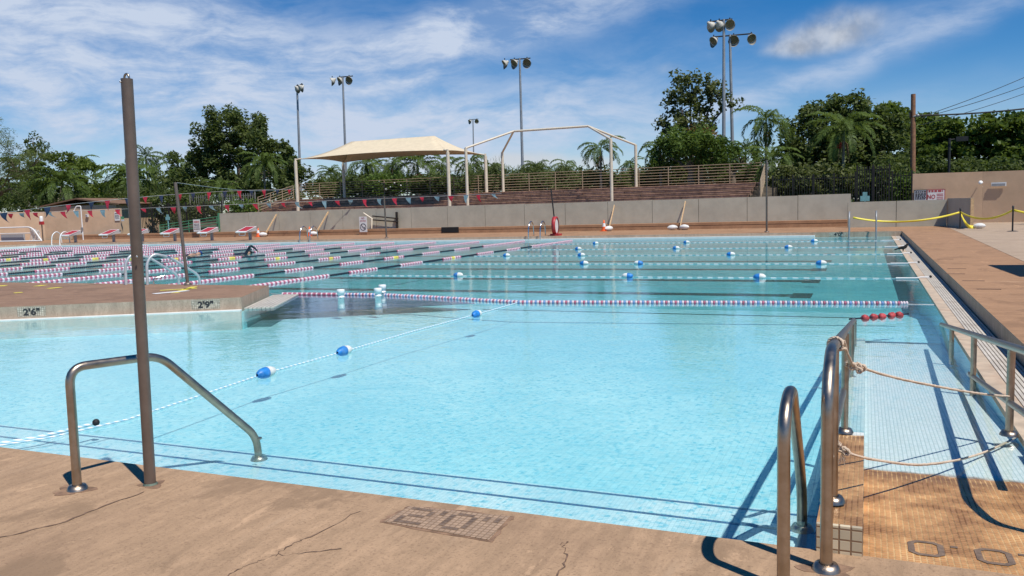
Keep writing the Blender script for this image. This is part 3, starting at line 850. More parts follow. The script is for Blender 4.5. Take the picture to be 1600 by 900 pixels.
# ------------------------------------------------------------------ picket fences
def pickets(name, label, p, q, z0, z1, step, m, npost, w=.03, pm=None):
    t = thing(name, label, 'fence', (p[0], p[1], z0))
    P, Q = Vector((*p, 0)), Vector((*q, 0)); d = (Q-P); n = int(d.length/step); ang = math.atan2(d.y, d.x)
    k = MB()
    for i in range(n+1):
        c = P+d*(i/n); k.cbox((c.x, c.y, (z0+z1)/2), (w, w, z1-z0), 0, ang)
    part(k, 'picket_panel', K[m], t)
    for dz in (.15, (z1-z0)-.18):
        mid = (P+Q)/2; part(MB().cbox((mid.x, mid.y+.03, z0+dz), (d.length, .03, .05), 0, ang), 'rail', K[m], t)
    for i in range(npost):
        c = P+d*(i/(npost-1)); part(MB().cbox((c.x, c.y, (z0+z1)/2+.04), (.08, .08, z1-z0+.1), 0, ang), 'post', K[pm or m], t)
    return t
pickets('picket_fence', 'dark metal picket fence under the trees right of the bleachers', (-5.0, 50.4), (-.6, 50.2), .1, 3.0, .13, 'fence_dark', 5, .03)
pickets('picket_fence', 'taller dark picket gate panel left of the wooden utility pole', (-.5, 49.8), (1.1, 49.6), .1, 3.35, .12, 'fence_dark', 3, .045)
pickets('picket_fence', 'short dark picket panel against the end of the tan wall', (1.25, 49.6), (2.2, 49.5), .1, 2.95, .12, 'fence_dark', 2, .03)
pickets('picket_fence', 'dark picket fence between the left tan wall and the green rails', (-53.2, 49.2), (-44.5, 49.2), .1, 2.75, .16, 'fence_dark', 6, .03)
e0, e1 = atY(296, 300, 56), atY(398, 300, 56)
pickets('picket_fence', 'pale grey picket fence below the big dark tree', (e0[0], 56), (e1[0], 56), 2.3, 3.55, .24, 'fence_grey', 5, .04)

# ------------------------------------------------------------------ shade canopy and bare frame
def post(px_, top, base, Y, r=.11, z0=None):
    a_, b_ = atY(*top, Y), atY(*base, Y); return Vector((a_[0], Y, a_[2])), (b_[2] if z0 is None else z0)
can = thing('shade_canopy', 'cream fabric hip roofed shade canopy on four posts', 'canopy', (-32, 53, 1.2))
CX0, CX1, CY0, CY1 = -38.15, -25.75, 50.0, 56.0
zc, zr = 5.62, 6.92
for x, y, z0 in ((CX0, CY0, 1.4), (CX1, CY0, 1.4), (CX0, CY1, 2.7), (CX1, CY1, 2.7)):
    p_ = part(MB().tube([(x, y, z0), (x, y, 5.50)], .12, 10), 'post', K['post_cream'], can)
    part(MB().tube([(x, y, 5.30), (x, y, 5.68)], .075, 8), 'post_cap', K['post_cream'], p_)
C = [Vector((CX0+.15, CY0+.12, zc)), Vector((CX1-.15, CY0+.12, zc)), Vector((CX1-.15, CY1-.12, zc)), Vector((CX0+.15, CY1-.12, zc))]
RA, RB = Vector((-35.3, 53, zr)), Vector((-28.3, 53, zr))
def patch(mb, A, B, Cc, D, sag, n=14):
    """surface between lower edge A-B (drawn inward like a taut hem) and upper edge D-C"""
    vs = []
    mid = (Cc+D)/2
    for j in range(n+1):
        t = j/n
        for i in range(n+1):
            s = i/n
            lo = A.lerp(B, s); inn = (Vector((-32, 53, 0))-Vector((lo.x, lo.y, 0)))
            ax = Vector((0, 1 if lo.y < 53 else -1, 0)) if abs((B-A).x) > abs((B-A).y) else Vector((1 if lo.x < -32 else -1, 0, 0))
            lo = lo+ax*sag*4*s*(1-s)+Vector((0, 0, sag*.55*4*s*(1-s)))
            hi = D.lerp(Cc, s)
            v = lo.lerp(hi, t); v.z -= .16*math.sin(math.pi*t)
            vs.append(v)
    w = n+1
    mb.add(vs, [(j*w+i, j*w+i+1, (j+1)*w+i+1, (j+1)*w+i) for j in range(n) for i in range(n)], 0, True)
fb = MB()
patch(fb, C[0], C[1], RB, RA, .34); patch(fb, C[2], C[3], RA, RB, .34)
patch(fb, C[1], C[2], RB, RB, .2); patch(fb, C[3], C[0], RA, RA, .2)
for c_, (x_, y_) in zip(C, ((CX0, CY0), (CX1, CY0), (CX1, CY1), (CX0, CY1))): part(MB().tube([(x_, y_, 5.60), tuple(c_+Vector((.25 if x_ < -32 else -.25, .1 if y_ < 53 else -.1, .06)))], .045, 6), 'corner_bracket', K['post_cream'], can)
fo = part(fb, 'fabric_roof', K['fabric'], can)
md = fo.modifiers.new('thickness', 'SOLIDIFY'); md.thickness = .012
fr_ = thing('canopy_frame', 'bare cream pipe frame of a shade canopy without fabric', 'canopy frame', (-19, 53, 1.2))
FX0, FX1 = -24.4, -14.5
for x, y, z0 in ((FX0, CY0, 1.4), (FX1, CY0, 1.4), (FX0, CY1, 2.7), (FX1, CY1, 2.7)):
    part(MB().tube([(x, y, z0), (x, y, 5.70)], .10, 10), 'post', K['post_cream'], fr_)
ra, rb = Vector((-22.2, 53, 6.86)), Vector((-16.9, 53, 6.86))
part(MB().tube([ra, rb], .075, 8), 'ridge_pipe', K['post_cream'], fr_)
for c, e in ((Vector((FX0, CY0, 5.68)), ra), (Vector((FX0, CY1, 5.68)), ra), (Vector((FX1, CY0, 5.68)), rb), (Vector((FX1, CY1, 5.68)), rb)):
    part(MB().tube([c, e], .07, 8), 'hip_pipe', K['post_cream'], fr_)

# ------------------------------------------------------------------ rails close to the camera
def flange(x, y, z, r=.055):
    return MB().lathe([(.028, .03), (.045, .028), (r, .012), (r+.004, .0)], 18, Matrix.Translation((x, y, z)))
RR = .0255
# hand rail on the left
A0, A1 = (-4.17, 3.30), (-3.86, 4.46)
q1 = atPl(106, 575, A0, A1); q2 = atPl(166, 569, A0, A1); q3 = atPl(243, 558, A0, A1); q4 = atPl(400, 681, A0, A1); q5 = atPl(405, 720, A0, A1)
t = thing('hand_rail', 'steel hand rail on the left running from the brown deck down into the water', 'hand rail', (A0[0], A0[1], ND))
zt = q3[2]
pth = bend([(A0[0], A0[1], ND), (A0[0]-.004, A0[1]+.01, q1[2]), tuple(q3+[0, .03, .005]), tuple(q4+[0, 0, .0]), (q5[0], q5[1], -.06)], .10, 8)
part(MB().tube(pth, RR, 14), 'rail_tube', K['steel'], t)
part(flange(A0[0], A0[1], ND), 'flange', K['steel'], t)
part(flange(q5[0], q5[1], -.06), 'flange', K['steel'], t)
part(MB().tube([(q5[0], q5[1], .085), (q5[0], q5[1], .095)], RR+.002, 12), 'joint_ring', K['steel'], t)
K['verdigris'] = mat('verdigris_metal', (.10, .13, .10), .7, .2, var=.4, scale=40)
# tall pole standing on the deck edge
pb, ptp = Vector(at(235, 757, ND)), None
t = thing('tall_pole', 'tall bronze pole with a small hook on top at the near deck edge', 'pole', tuple(pb))
top = atY(198, 123, pb.y-.02)
part(MB().tube([pb, (top[0], pb.y-.02, top[2])], [.0315, .0315], 16), 'pole_tube', K['bronze'], t)
hk = [(top[0]-.018+.018*(1-math.cos(a)), pb.y-.02, top[2]+.026*math.sin(a)) for a in np.linspace(0, math.pi, 9)]
part(MB().tube(hk, .006, 8), 'hook', K['steel'], t)
part(MB().lathe([(.034, .012), (.040, .006), (.044, 0)], 16, Matrix.Translation(pb)), 'base_ring', K['verdigris'], t)
part(MB().ball((top[0]-.01, pb.y-.055, top[2]-.02), .006, 6).ball((top[0]+.018, pb.y-.055, top[2]-.98), .006, 6), 'bolt', K['bright_steel'], t)
# steps hand rail in front of the ramp
t = thing('hand_rail', 'steel hand rail by the steps nearest the camera left of the roped ramp', 'hand rail', (-.30, 3.42, ND))
B0, B1 = tuple(at(1224, 920, ND)[:2]), tuple(at(1253, 828, -.06)[:2])
t.location = (B0[0], B0[1], ND)
ztop = atPl(1243, 612, B0, (B0[0]+.005, B0[1]+.1))[2]*0+atY(1246, 609, B0[1]+.12)[2]
pth = bend([(B0[0], B0[1], ND), (B0[0], B0[1]+.005, ztop-.09), (B0[0]+.01, B0[1]+.20, ztop), (B1[0]-.004, B1[1]-.13, .33), (B1[0], B1[1], .12), (B1[0], B1[1], -.06)], .12, 8)
part(MB().tube(pth, RR, 14), 'rail_tube', K['steel'], t)
part(flange(B0[0], B0[1], ND), 'flange', K['steel'], t); part(flange(B1[0], B1[1], -.06), 'flange', K['steel'], t)
# left ramp rail
t = thing('ramp_rail', 'steel ramp rail on the left of the ramp with white rope tied to it', 'ramp rail', (-.14, 3.58, ND))
e = atY(1334, 500, 11.6)
y1 = 4.5; z1_ = .96
pth = bend([(-.14, 3.58, ND), (-.14, 3.585, .84), (-.135, 3.80, .975), (e[0], 11.6, e[2])], .13, 8)
part(MB().tube(pth, RR, 14), 'rail_tube', K['steel'], t)
part(flange(-.14, 3.58, ND), 'flange', K['steel'], t)
def rail_at(y):
    s = (y-3.80)/(11.6-3.80); return Vector((-.135+(e[0]+.135)*s, y, .975+(e[2]-.975)*s))
for y, zb in ((4.12, .19), (6.05, .02), (8.8, -.16), (11.55, -.32)):
    p_ = rail_at(y); x = p_.x+(.012 if y > 5 else .0)
    part(MB().tube([(x, y, zb), (x, y, p_.z)], RR*.95, 12), 'post', K['steel'], t)
    part(flange(x, y, zb), 'flange', K['steel'], t)
pm = [rail_at(y)-Vector((-.002, 0, .40 if y < 9 else .34)) for y in (4.13, 6.05, 8.8, 11.5)]
part(MB().tube(pm, RR*.85, 12), 'middle_rail', K['steel'], t)
# right ramp rail
XR = .885
g0, g1 = atX(1471, 507, XR), atX(1600, 548, XR)
t = thing('ramp_rail', 'steel ramp rail on the right of the ramp beside the slatted gutter', 'ramp rail', (XR, g1[1], 0))
dv = (g1-g0)/(g1[1]-g0[1])
def rrail(y): return Vector(g0+dv*(y-g0[1]))
near = rrail(4.6)
pth = bend([tuple(g0), tuple(near), (XR, 4.3, near.z-.12), (XR, 4.28, .15)], .12, 8)
part(MB().tube(pth, RR, 14), 'rail_tube', K['steel'], t)
pys = []
for px_ in (1487, 1522, 1581):
    py_ = 545; y = atX(px_, 530, XR)[1]; pys.append(y)
    part(MB().tube([(XR, y, -.25 if y > 6.5 else .03), (XR, y, rrail(y).z)], RR*.95, 12), 'post', K['steel'], t)
m0, m1 = atX(1514, 584, XR), atX(1600, 645, XR)
m2 = m0+(m1-m0)*((5.0-m0[1])/(m1[1]-m0[1]))
part(MB().tube([tuple(m0), tuple(m2)], RR*.85, 12), 'middle_rail', K['steel'], t)
part(flange(XR, pys[2], .03), 'flange', K['steel'], t)
YP = pys[2]

# rust and verdigris rings worn into the deck round the posts
def stain(x, y, r, dx=0.0, dy=0.0):
    q = MB(); P = []
    for i in range(26):
        a = 2*math.pi*i/26; rr_ = r*(1+.28*math.sin(3*a+x*9)+rnd.uniform(-.16, .16)); P.append((x+dx+rr_*1.25*math.cos(a), y+dy+rr_*math.sin(a)))
    part(q.prism(P, ND+.0003, ND+.002), 'rust_stain', K['worn'], deck_near)
stain(-4.17, 3.30, .085, -.02, -.015); stain(pb.x, pb.y, .062, .012, 0); stain(-.14, 3.58, .078, .01, -.01); stain(B0[0], B0[1], .08)
# ropes tied across the ramp
def laid_rope(mb, pts, r, per=.045):
    P = [Vector(p) for p in pts]; fine = []
    for i in range(len(P)-1):
        n = max(2, int((P[i+1]-P[i]).length/.012))
        for k in range(n): fine.append(P[i].lerp(P[i+1], k/n))
    fine.append(P[-1])
    for s in range(3):
        path = []
        L_ = 0
        for i, p in enumerate(fine):
            d = (fine[min(i+1, len(fine)-1)]-fine[max(i-1, 0)]).normalized()
            if i: L_ += (p-fine[i-1]).length
            a = Vector((0, 0, 1)).cross(d); a = a.normalized() if a.length > 1e-4 else Vector((1, 0, 0)); b = d.cross(a)
            ph = 2*math.pi*(L_/per+s/3)
            path.append(p+(a*math.cos(ph)+b*math.sin(ph))*r*.55)
        mb.tube(path, r*.62, 5)
def smooth_px(pts, p, q, n=8):
    P = [Vector(atPl(x, y, p, q)) for x, y in pts]
    out = []
    for i in range(len(P)-1):
        a, b, c, d = P[max(i-1, 0)], P[i], P[i+1], P[min(i+2, len(P)-1)]
        for k in range(n):
            s = k/n
            out.append(.5*((2*b)+(c-a)*s+(2*a-5*b+4*c-d)*s*s+(3*b-a-3*c+d)*s**3))
    out.append(P[-1]); return out
la = rail_at(4.35)
pA, pB = (la.x, la.y), (XR, YP)
def loop_path(c, rx, rz, tilt, n=22, turns=1.0, along=(0, .02, 0)):
    return [Vector((c.x+rx*math.cos(2*math.pi*turns*k/n), c.y+along[1]*k/n, c.z+rz*math.sin(2*math.pi*turns*k/n))) for k in range(n+1)]
t = thing('rope', 'upper white rope tied between the two ramp rails with a knot at its left end', 'rope', (la.x, la.y, la.z))
rp1 = MB()
P = smooth_px([(1336, 571), (1390, 588), (1460, 603), (1530, 615), (1581, 620)], pA, pB)
laid_rope(rp1, P, .0075); part(rp1, 'rope_span', K['manila'], t)
kn = MB()
laid_rope(kn, loop_path(rail_at(4.36)+Vector((0, -.02, 0)), .034, .034, 0, 20, 1.0), .0075)
k0 = P[0]; rl = rail_at(4.36)
laid_rope(kn, [rl+Vector((.0, -.02, .036)), rl+Vector((.04, -.01, .015)), k0+Vector((-.025, 0, .008)), k0], .0075)
laid_rope(kn, [rl+Vector((.02, 0, -.03)), rl+Vector((.045, 0, -.02)), k0+Vector((-.01, 0, -.006)), k0+Vector((.03, 0, -.012))], .0075)
for c, s in ((k0+Vector((-.03, 0, .004)), .013), (k0+Vector((-.012, -.008, -.004)), .016), (k0+Vector((.012, 0, -.006)), .017), (k0+Vector((.036, .004, -.013)), .014), (k0+Vector((.02, -.01, -.024)), .012)):
    laid_rope(kn, loop_path(c, s, s, 0, 14, 1.6, (0, .012, 0)), .0068)
part(kn, 'knot', K['manila'], t)
t = thing('rope', 'lower white rope sagging between the two ramp rails above the brown tiles', 'rope', (la.x, la.y, .4))
rp2 = MB(); lb = (-.135, 4.12)
P = smooth_px([(1318, 705), (1345, 714), (1390, 722), (1440, 726), (1500, 718), (1550, 702), (1600, 677), (1612, 670)], lb, pB)
laid_rope(rp2, P, .0072); part(rp2, 'rope_span', K['manila'], t)
kn = MB(); k0 = P[0]; pc = Vector((-.135, 4.12, k0.z+.05))
laid_rope(kn, loop_path(pc, .032, .012, 0, 18, 1.0), .007)
laid_rope(kn, [pc+Vector((.02, 0, .02)), k0+Vector((-.012, 0, .03)), k0+Vector((.0, 0, .004))], .007)
laid_rope(kn, [pc+Vector((.0, -.03, -.045)), k0+Vector((-.03, 0, .0)), k0+Vector((.0, 0, -.002))], .007)
for d_ in ((0, 0, .003), (.012, -.004, -.004)): laid_rope(kn, loop_path(k0+Vector(d_), .014, .014, 0, 14, 1.6, (0, .012, 0)), .0065)
for j in range(9):
    a_ = k0+Vector((rnd.uniform(-.008, .006), 0, -.012)); kn.tube([a_, a_+Vector((rnd.uniform(-.03, .012), rnd.uniform(-.01, .01), -rnd.uniform(.03, .06)))], .0012, 4)
part(kn, 'knot', K['manila'], t)

# ------------------------------------------------------------------ lane ropes in the lap pool
FAR_Y = 38.0
def lane_mesh(seed):
    q = MB(); n = 8; y = 13.5; rr = random.Random(seed)
    prev = None
    ring = [(math.cos(2*math.pi*j/n), math.sin(2*math.pi*j/n)) for j in range(n)]
    i = 0
    ph = rr.uniform(0, .5)
    while y < FAR_Y-.25:
        d = y-13.5
        if d < 4.6 or d > FAR_Y-13.5-4.8: seg = 'light'
        else:
            seg = 'light' if int((d-4.6+ph)/1.35) % 2 else 'dark'
        if seg == 'dark': mi = 2
        else:
            mi = 0 if i % 2 else 1
            mid = (d-4.6+ph) % 5.4
            if 7 < d < 19 and 2.0 < mid < 2.25 and int((d-4.6+ph)/5.4) % 2: mi = 3
        # one disc: rim leaning forward
        r = .031 if seg == 'dark' else .053
        vs = [(x*r*.55, y, z*r*.55+.008) for x, z in ring]+[(x*r, y+.022, z*r+.008) for x, z in ring]+[(x*r*.9, y+.062, z*r*.9+.008) for x, z in ring]+[(x*r*.55, y+.075, z*r*.55+.008) for x, z in ring]
        q.add(vs, [(k*n+j, k*n+(j+1) % n, (k+1)*n+(j+1) % n, (k+1)*n+j) for k in range(3) for j in range(n)], mi, True)
        y += .078; i += 1
    q.tube([(0, 13.2, .01), (0, FAR_Y-.02, .01)], .008, 5, 4)
    return q
names = ['first', 'second', 'third', 'fourth', 'fifth', 'sixth', 'seventh', 'eighth', 'ninth', 'tenth', 'eleventh', 'twelfth', 'thirteenth', 'fourteenth', 'fifteenth']
LM = [K['rope_red'], K['rope_pink'], K['rope_dark'], K['rope_yellow'], K['cord']]
protos = []
for k in range(15):
    x = -12.95-2.46*k
    if k < 3:
        o = lane_mesh(k).build('lane_rope', LM); protos.append(o)
    else:
        o = protos[k % 3].copy(); COL.objects.link(o)
    o.location = (x, 0, 0)
    tag(o, f'red white and navy lane rope, {names[k]} from the right beyond the island', 'lane rope', 'lane ropes in the lap pool')

# thick rope that divides the shallow pool from the lap pool
t = thing('divider_rope', 'thick red white and blue disc rope dividing the shallow and deep water', 'lane rope', (-11, 13.8, 0))
dp = [Vector(at(x, y, 0)) for x, y in ((441, 460.5), (520, 461), (600, 462), (680, 466), (735, 469.5), (807, 473.5), (1000, 474), (1200, 474.5), (1417, 475.5))]
cum = [0]
for i in range(1, len(dp)): cum.append(cum[-1]+(dp[i]-dp[i-1]).length)
q = MB(); s = 0; i = 0; n = 9
cols = [1, 0, 1, 2]
while s < cum[-1]:
    k = max(j for j in range(len(cum)) if cum[j] <= s+1e-9); k = min(k, len(dp)-2)
    p_ = dp[k].lerp(dp[k+1], (s-cum[k])/(cum[k+1]-cum[k])); d = (dp[k+1]-dp[k]).normalized()
    mi = cols[(i//1) % 4]
    if s < 1.3: mi = 0 if i % 3 else 1
    if s > cum[-1]-.12: mi = 1
    m_ = Matrix.Translation(p_+Vector((0, 0, .012))) @ d.to_track_quat('Z', 'Y').to_matrix().to_4x4()
    q.lathe([(.02, 0), (.036, .006), (.038, .026), (.02, .036)], n, m_, mi)
    s += .038; i += 1
part(q, 'discs', [K['rope_red'], K['rope_pink'], K['rope_blue']], t)
part(MB().tube([Vector(at(424, 459, .02))]+dp+[dp[-1]+Vector((.45, 0, .0)), Vector((1.12, 13.95, .03))], .008, 6), 'cable', K['cord'], t)

# ------------------------------------------------------------------ float lines
def make_float(t, c, d, blue_first=True, L_=.30, r=.085):
    """foam float: a blue half and a white half on the line"""
    m_ = Matrix.Translation(c) @ Vector(d).to_track_quat('Z', 'Y').to_matrix().to_4x4()
    h = L_/2
    prof = [(.012, -h), (r*.55, -h*.86), (r*.88, -h*.55), (r, -h*.12), (r, 0)]
    prof2 = [(r, 0.002), (r, h*.12), (r*.88, h*.55), (r*.55, h*.86), (.012, h)]
    a_, b_ = ('float_blue', 'float_white') if blue_first else ('float_white', 'float_blue')
    f_ = part(MB().lathe(prof, 16, m_), 'float_half', K[a_], t)
    part(MB().lathe(prof2, 16, m_), 'float_half', K[b_], t)
def line_along_x(y, x0, floats, label):
    t = thing('float_line', label, 'float line', (x0, y, 0), 'float lines across the lap pool')
    part(MB().tube([(x0, y, .008), (.7, y, .008)], .010, 6), 'line', K['rope_x'], t)
    part(MB().tube([(.55, y, .014), (.93, y, .016), (1.0, y, .034), (1.16, y, .035)], .02, 6), 'splice', K['white'], t)
    part(MB().ball((1.17, y, .05), .028, 6), 'anchor', K['black'], t)
    for x, bf in floats: make_float(t, (x, y, .03), (1, 0, 0), bf, .26, .069)
def fx(*ps): return [(at(x, y, 0)[0], bf) for x, y, bf in ps]
line_along_x(18.25, -12.4, fx((715, 432, True), (980, 433.5, False), (1187, 434.5, True)), 'float line nearest the thick divider rope with three floats')
line_along_x(22.35, -12.5, fx((912, 413, True), (1004, 411, False), (1283, 413, True)), 'second float line from the thick divider rope')
line_along_x(26.2, -12.6, fx((793, 400, True), (897, 402, True), (1147, 396.5, True)), 'third float line from the thick divider rope')
line_along_x(30.1, -12.6, fx((897, 391, True), (1059, 388, True), (1234, 386, True)), 'fourth float line counted from the thick divider rope')
line_along_x(34.5, -12.7, fx((928, 381.5, True), (1075, 379, True), (1273, 377, True)), 'float line closest to the far white gutter')
t = thing('float_line', 'twisted blue and white line with three floats crossing the shallow water', 'float line', (-5.7, 4, 0))
lp_ = [Vector(at(x, y, .012)) for x, y in ((-40, 712), (0, 696), (80, 683), (200, 655), (300, 622), (415, 583), (538, 549), (640, 519), (745, 491), (808, 473))]
part(MB().tube(lp_, .0075, 8), 'line', K['rope_y'], t)
for (x, y), bf in (((416, 582), True), ((538, 548), True), ((745, 490.5), True)):
    c = Vector(at(x, y, .03)); make_float(t, c, (.02, 1, 0), bf, .27, .058)
t = thing('loose_line', 'short loose blue and white line ending in a black knob near the left edge', 'line', (-5, 4.2, 0))
lp_ = [Vector(at(x, y, .014)) for x, y in ((-40, 707), (0, 693), (60, 683), (110, 671), (149, 661))]
part(MB().tube(lp_, .0125, 8), 'line', K['rope_y'], t)
part(MB().ball(tuple(Vector(at(150, 660, .03))), .028, 8), 'knob', K['black'], t)

# white pipes standing in the water
pv0 = None
for (x, y), lab in (((533, 470), 'white capped pipe float standing alone left of the other two'), ((591, 468), 'white capped pipe float, nearer one of the close pair'), ((598, 462), 'white capped pipe float, farther one of the close pair')):
    c = at(x, y, 0)
    t = thing('pipe_float', lab, 'pipe float', (c[0], c[1], 0), 'white pipe floats by the dark blue floor')
    part(MB().lathe([(.060, -.14), (.060, .06), (.068, .062), (.068, .078), (.060, .081), (.060, .12)], 14, Matrix.Translation((c[0], c[1], 0))), 'pipe', K['pvc'], t)
    part(MB().lathe([(.060, .12), (.072, .122), (.075, .20), (.067, .215), (.01, .22)], 14, Matrix.Translation((c[0], c[1], 0))), 'cap', K['pvc'], t)
    part(MB().ball((c[0]+.03, c[1]-.056, .05), .006, 5), 'hole', K['black'], t)

# red floats at the foot of the ramp
t = thing('red_float_string', 'string of red floats lying on the water at the end of the ramp', 'float', (.2, 12.4, 0))
p0, p1 = Vector(at(1346, 497, .02)), Vector(at(1412, 491, .02)); d = (p1-p0)
part(MB().tube([p0-d*.28, p0, p1, p1+d*.12], .012, 6), 'line', K['rope_dark'], t)
for k in range(5):
    c = p0+d*(.1+.2*k)
    m_ = Matrix.Translation(c+Vector((rnd.uniform(-.015, .015), rnd.uniform(-.02, .02), -.006))) @ d.to_track_quat('Z', 'Y').to_matrix().to_4x4() @ Matrix.Rotation(rnd.uniform(-.4, .4), 4, 'X')
    part(MB().lathe([(.01, -.05), (.034, -.046), (.052, -.012), (.040, .0), (.046, .02), (.034, .045), (.01, .05)], 12, m_), 'float', K['red_float'], t)

# ------------------------------------------------------------------ starting blocks
def block_proto():
    t = thing('starting_block', '', 'starting block', (0, 0, 0), 'starting blocks along the far edge')
    top = MB()
    w = .40
    v = [(-w, -.55, .50), (w, -.55, .50), (w, .42, .80), (-w, .42, .80)]
    lo = [(-w+.05, -.50, .44), (w-.05, -.50, .44), (w-.08, .50, .54), (-w+.08, .50, .54)]
    top.add(lo+v+[(-w+.04, .58, .70), (w-.04, .58, .70)], [(3, 2, 1, 0), (0, 1, 5, 4), (1, 2, 6, 5), (3, 0, 4, 7), (7, 6, 9, 8), (8, 9, 2, 3), (4, 5, 6, 7)])
    part(top, 'platform', K['white'], t)
    part(MB().add([(-w+.07, -.40, .550), (w-.07, -.40, .550), (w-.07, .36, .786), (-w+.07, .36, .786)], [(0, 1, 2, 3)]), 'grip_surface', K['red'], t)
    part(MB().box((-.07, .22, .0), (.07, .34, .52)), 'pedestal', K['galv'], t)
    part(MB().tube(bend([(-.22, -.38, .46), (-.22, -.40, .30), (.22, -.40, .30), (.22, -.38, .46)], .05, 4), .02, 6), 'grab_bar', K['white'], t)
    return t
bp_ = block_proto()
for k, px_ in enumerate((112, 172, 217, 268, 326, 386)):
    o = bp_ if k == 0 else copy_tree(bp_)
    c = atY(px_, 372, 38.95); o.location = (c[0], 38.95, DK); o.scale = (1.0, 1.0, 1.0)
    o['label'] = f'white starting block with a red sloped top, {names[k]} from the left'

# ------------------------------------------------------------------ pool ladders
def ladder(name, label, cx_, y, out=-1, m='bright_steel', h=.78, gap=.55, z=DK):
    t = thing(name, label, 'pool ladder', (cx_, y, z))
    for s in (-.5, .5):
        x = cx_+s*gap
        pth = bend([(x, y+.45, z), (x, y+.40, z+h*.75), (x, y+.12, z+h), (x, y-.22, z+h*.72), (x, y-.30, z+.1), (x, y-.30, -.5)], .2, 6)
        part(MB().tube(pth, .032, 8), 'side_rail', K[m], t)
    for zz in (-.05, -.3): part(MB().box((cx_-gap/2, y-.36, zz-.02), (cx_+gap/2, y-.24, zz+.02)), 'tread', K['white'], t)
    return t
x1, x2 = at(826, 370, DK)[0], 0
ladder('pool_ladder', 'steel pool ladder left of the red reel on the far edge', -15.0, 38.35, gap=.62)
ladder('pool_ladder', 'steel pool ladder beside the orange cone on the far edge', atY(481, 366, 38.35)[0], 38.35, gap=.68)
ladder('pool_ladder', 'pale pool ladder at the left end of the row of starting blocks', atY(95, 372, 38.7)[0], 38.6, gap=.75, m='white')
t = ladder('pool_ladder', 'steel corner ladder with yellow tape tied to it', atY(1348, 350, 38.4)[0], 38.35, gap=1.05, m='galv', h=.9)
K['white_steel'] = mat('dull_pale_steel', (.62, .63, .62), .45, .5, var=.1)
# rail on the island's back edge
t = thing('pool_ladder', 'steel ladder rail curving over the back edge of the island', 'pool ladder', (-14, 13.3, DK))
iy = 13.25
for dx in (0.0, -.62):
    c = at(249, 443, DK); x = c[0]+dx
    pth = bend([(x, iy, DK), (x, iy+.02, DK+.48), (x+.06, iy+.16, DK+.66), (x+.18, iy+.5, DK+.56), (x+.36, iy+1.15, DK+.10), (x+.33, iy+1.15, -.02), (x+.2, iy+1.0, -.12)], .16, 6)
    part(MB().tube(pth, .03, 8), 'side_rail', K['white_steel'], t)
part(MB().tube(bend([(c[0]+.18, iy, DK), (c[0]+.18, iy, DK+.14), (c[0]+.3, iy+.2, DK+.18)], .06, 4), .018, 8), 'short_rail', K['bright_steel'], t)

# ------------------------------------------------------------------ braces with sandbags, and cones
def brace(bx, by, tx, ty, lab):
    b_ = at(bx, by, DK); b_ = np.array([atY(bx, by, 44.9)[0], 44.9, DK]); tp = atY(tx, ty, 46.52)
    t = thing('wall_brace', lab, 'brace', tuple(b_), 'timber braces leaning on the taupe wall')
    v = Vector(tp)-Vector(b_); m_ = Matrix.Translation(Vector(b_)+v/2) @ v.to_track_quat('Z', 'X').to_matrix().to_4x4()
    k = MB().box((-.05, -.02, -v.length/2), (.05, .02, v.length/2)); k.v = [tuple(m_ @ Vector(p)) for p in k.v]
    part(k, 'timber', K['lumber'], t)
    return b_
def sandbag(x, y, lab, s=1.0, rz=0.0):
    q = MB(); n = 12; prof = []
    for i in range(9):
        u = i/8; prof.append((max(.02, math.sin(math.pi*u)**.55), u))
    vs = []
    for rr_, u in prof:
        for j in range(n):
            a = 2*math.pi*j/n; ca, sa = math.cos(a), math.sin(a)
            vs.append(((u-.5)*.66*s, rr_*.23*s*ca*(1+.12*math.sin(5*u+j)), DK+.15*s+rr_*.16*s*(sa if sa > -.5 else -.9)))
    m_ = Matrix.Translation((x, y, 0)) @ Matrix.Rotation(rz, 4, 'Z')
    q.add([m_ @ Vector(v) for v in vs], [(i*n+j, i*n+(j+1) % n, (i+1)*n+(j+1) % n, (i+1)*n+j) for i in range(8) for j in range(n)], 0, True)
    tag(q.build('sandbag', K['bag'], None, (x, y, DK)), lab, 'sandbag', 'white sandbags holding braces')
def cone(px_, lab, Y=44.6):
    c = atY(px_, 366, Y)
    t = thing('traffic_cone', lab, 'traffic cone', (c[0], Y, DK), 'orange cones by the wall braces')
    x = c[0]
    part(MB().box((x-.19, Y-.19, DK), (x+.19, Y+.19, DK+.035)), 'base', K['orange'], t)
    part(MB().lathe([(.15, .035), (.105, .26)], 14, Matrix.Translation((x, Y, DK))), 'body', K['orange'], t)
    part(MB().lathe([(.105, .26), (.07, .45)], 14, Matrix.Translation((x, Y, DK))), 'white_band', K['white'], t)
    part(MB().lathe([(.07, .45), (.03, .62), (.0, .625)], 14, Matrix.Translation((x, Y, DK))), 'tip', K['orange'], t)
b_ = brace(412, 366, 432, 335, 'timber brace leaning on the wall near the right end of the starting blocks')
sandbag(b_[0]+.05, 44.75, 'white sandbag at the brace closest to the starting blocks', 1.0, .2); cone(403.5, 'orange cone beside the brace closest to the starting blocks')
b_ = brace(491, 366, 513, 331, 'timber brace leaning on the wall behind the left pool ladder')
sandbag(b_[0]+.05, 44.75, 'white sandbag behind the left pool ladder', 1.0, -.2); cone(484, 'orange cone behind the left pool ladder')
b_ = brace(951, 361, 960, 321, 'timber brace leaning on the wall right of the red reel')
sandbag(b_[0]+.05, 44.75, 'white sandbag beside the cone right of the red reel', .95, 1.2); cone(944, 'orange cone with white band right of the red reel')
b_ = brace(1062, 358, 1071, 315, 'timber brace on the wall between two sandbags')
sandbag(b_[0]-.35, 44.75, 'white sandbag left of the rightmost brace', .9, .5); sandbag(b_[0]+.28, 44.75, 'white sandbag right of the rightmost brace', .95, -.5)

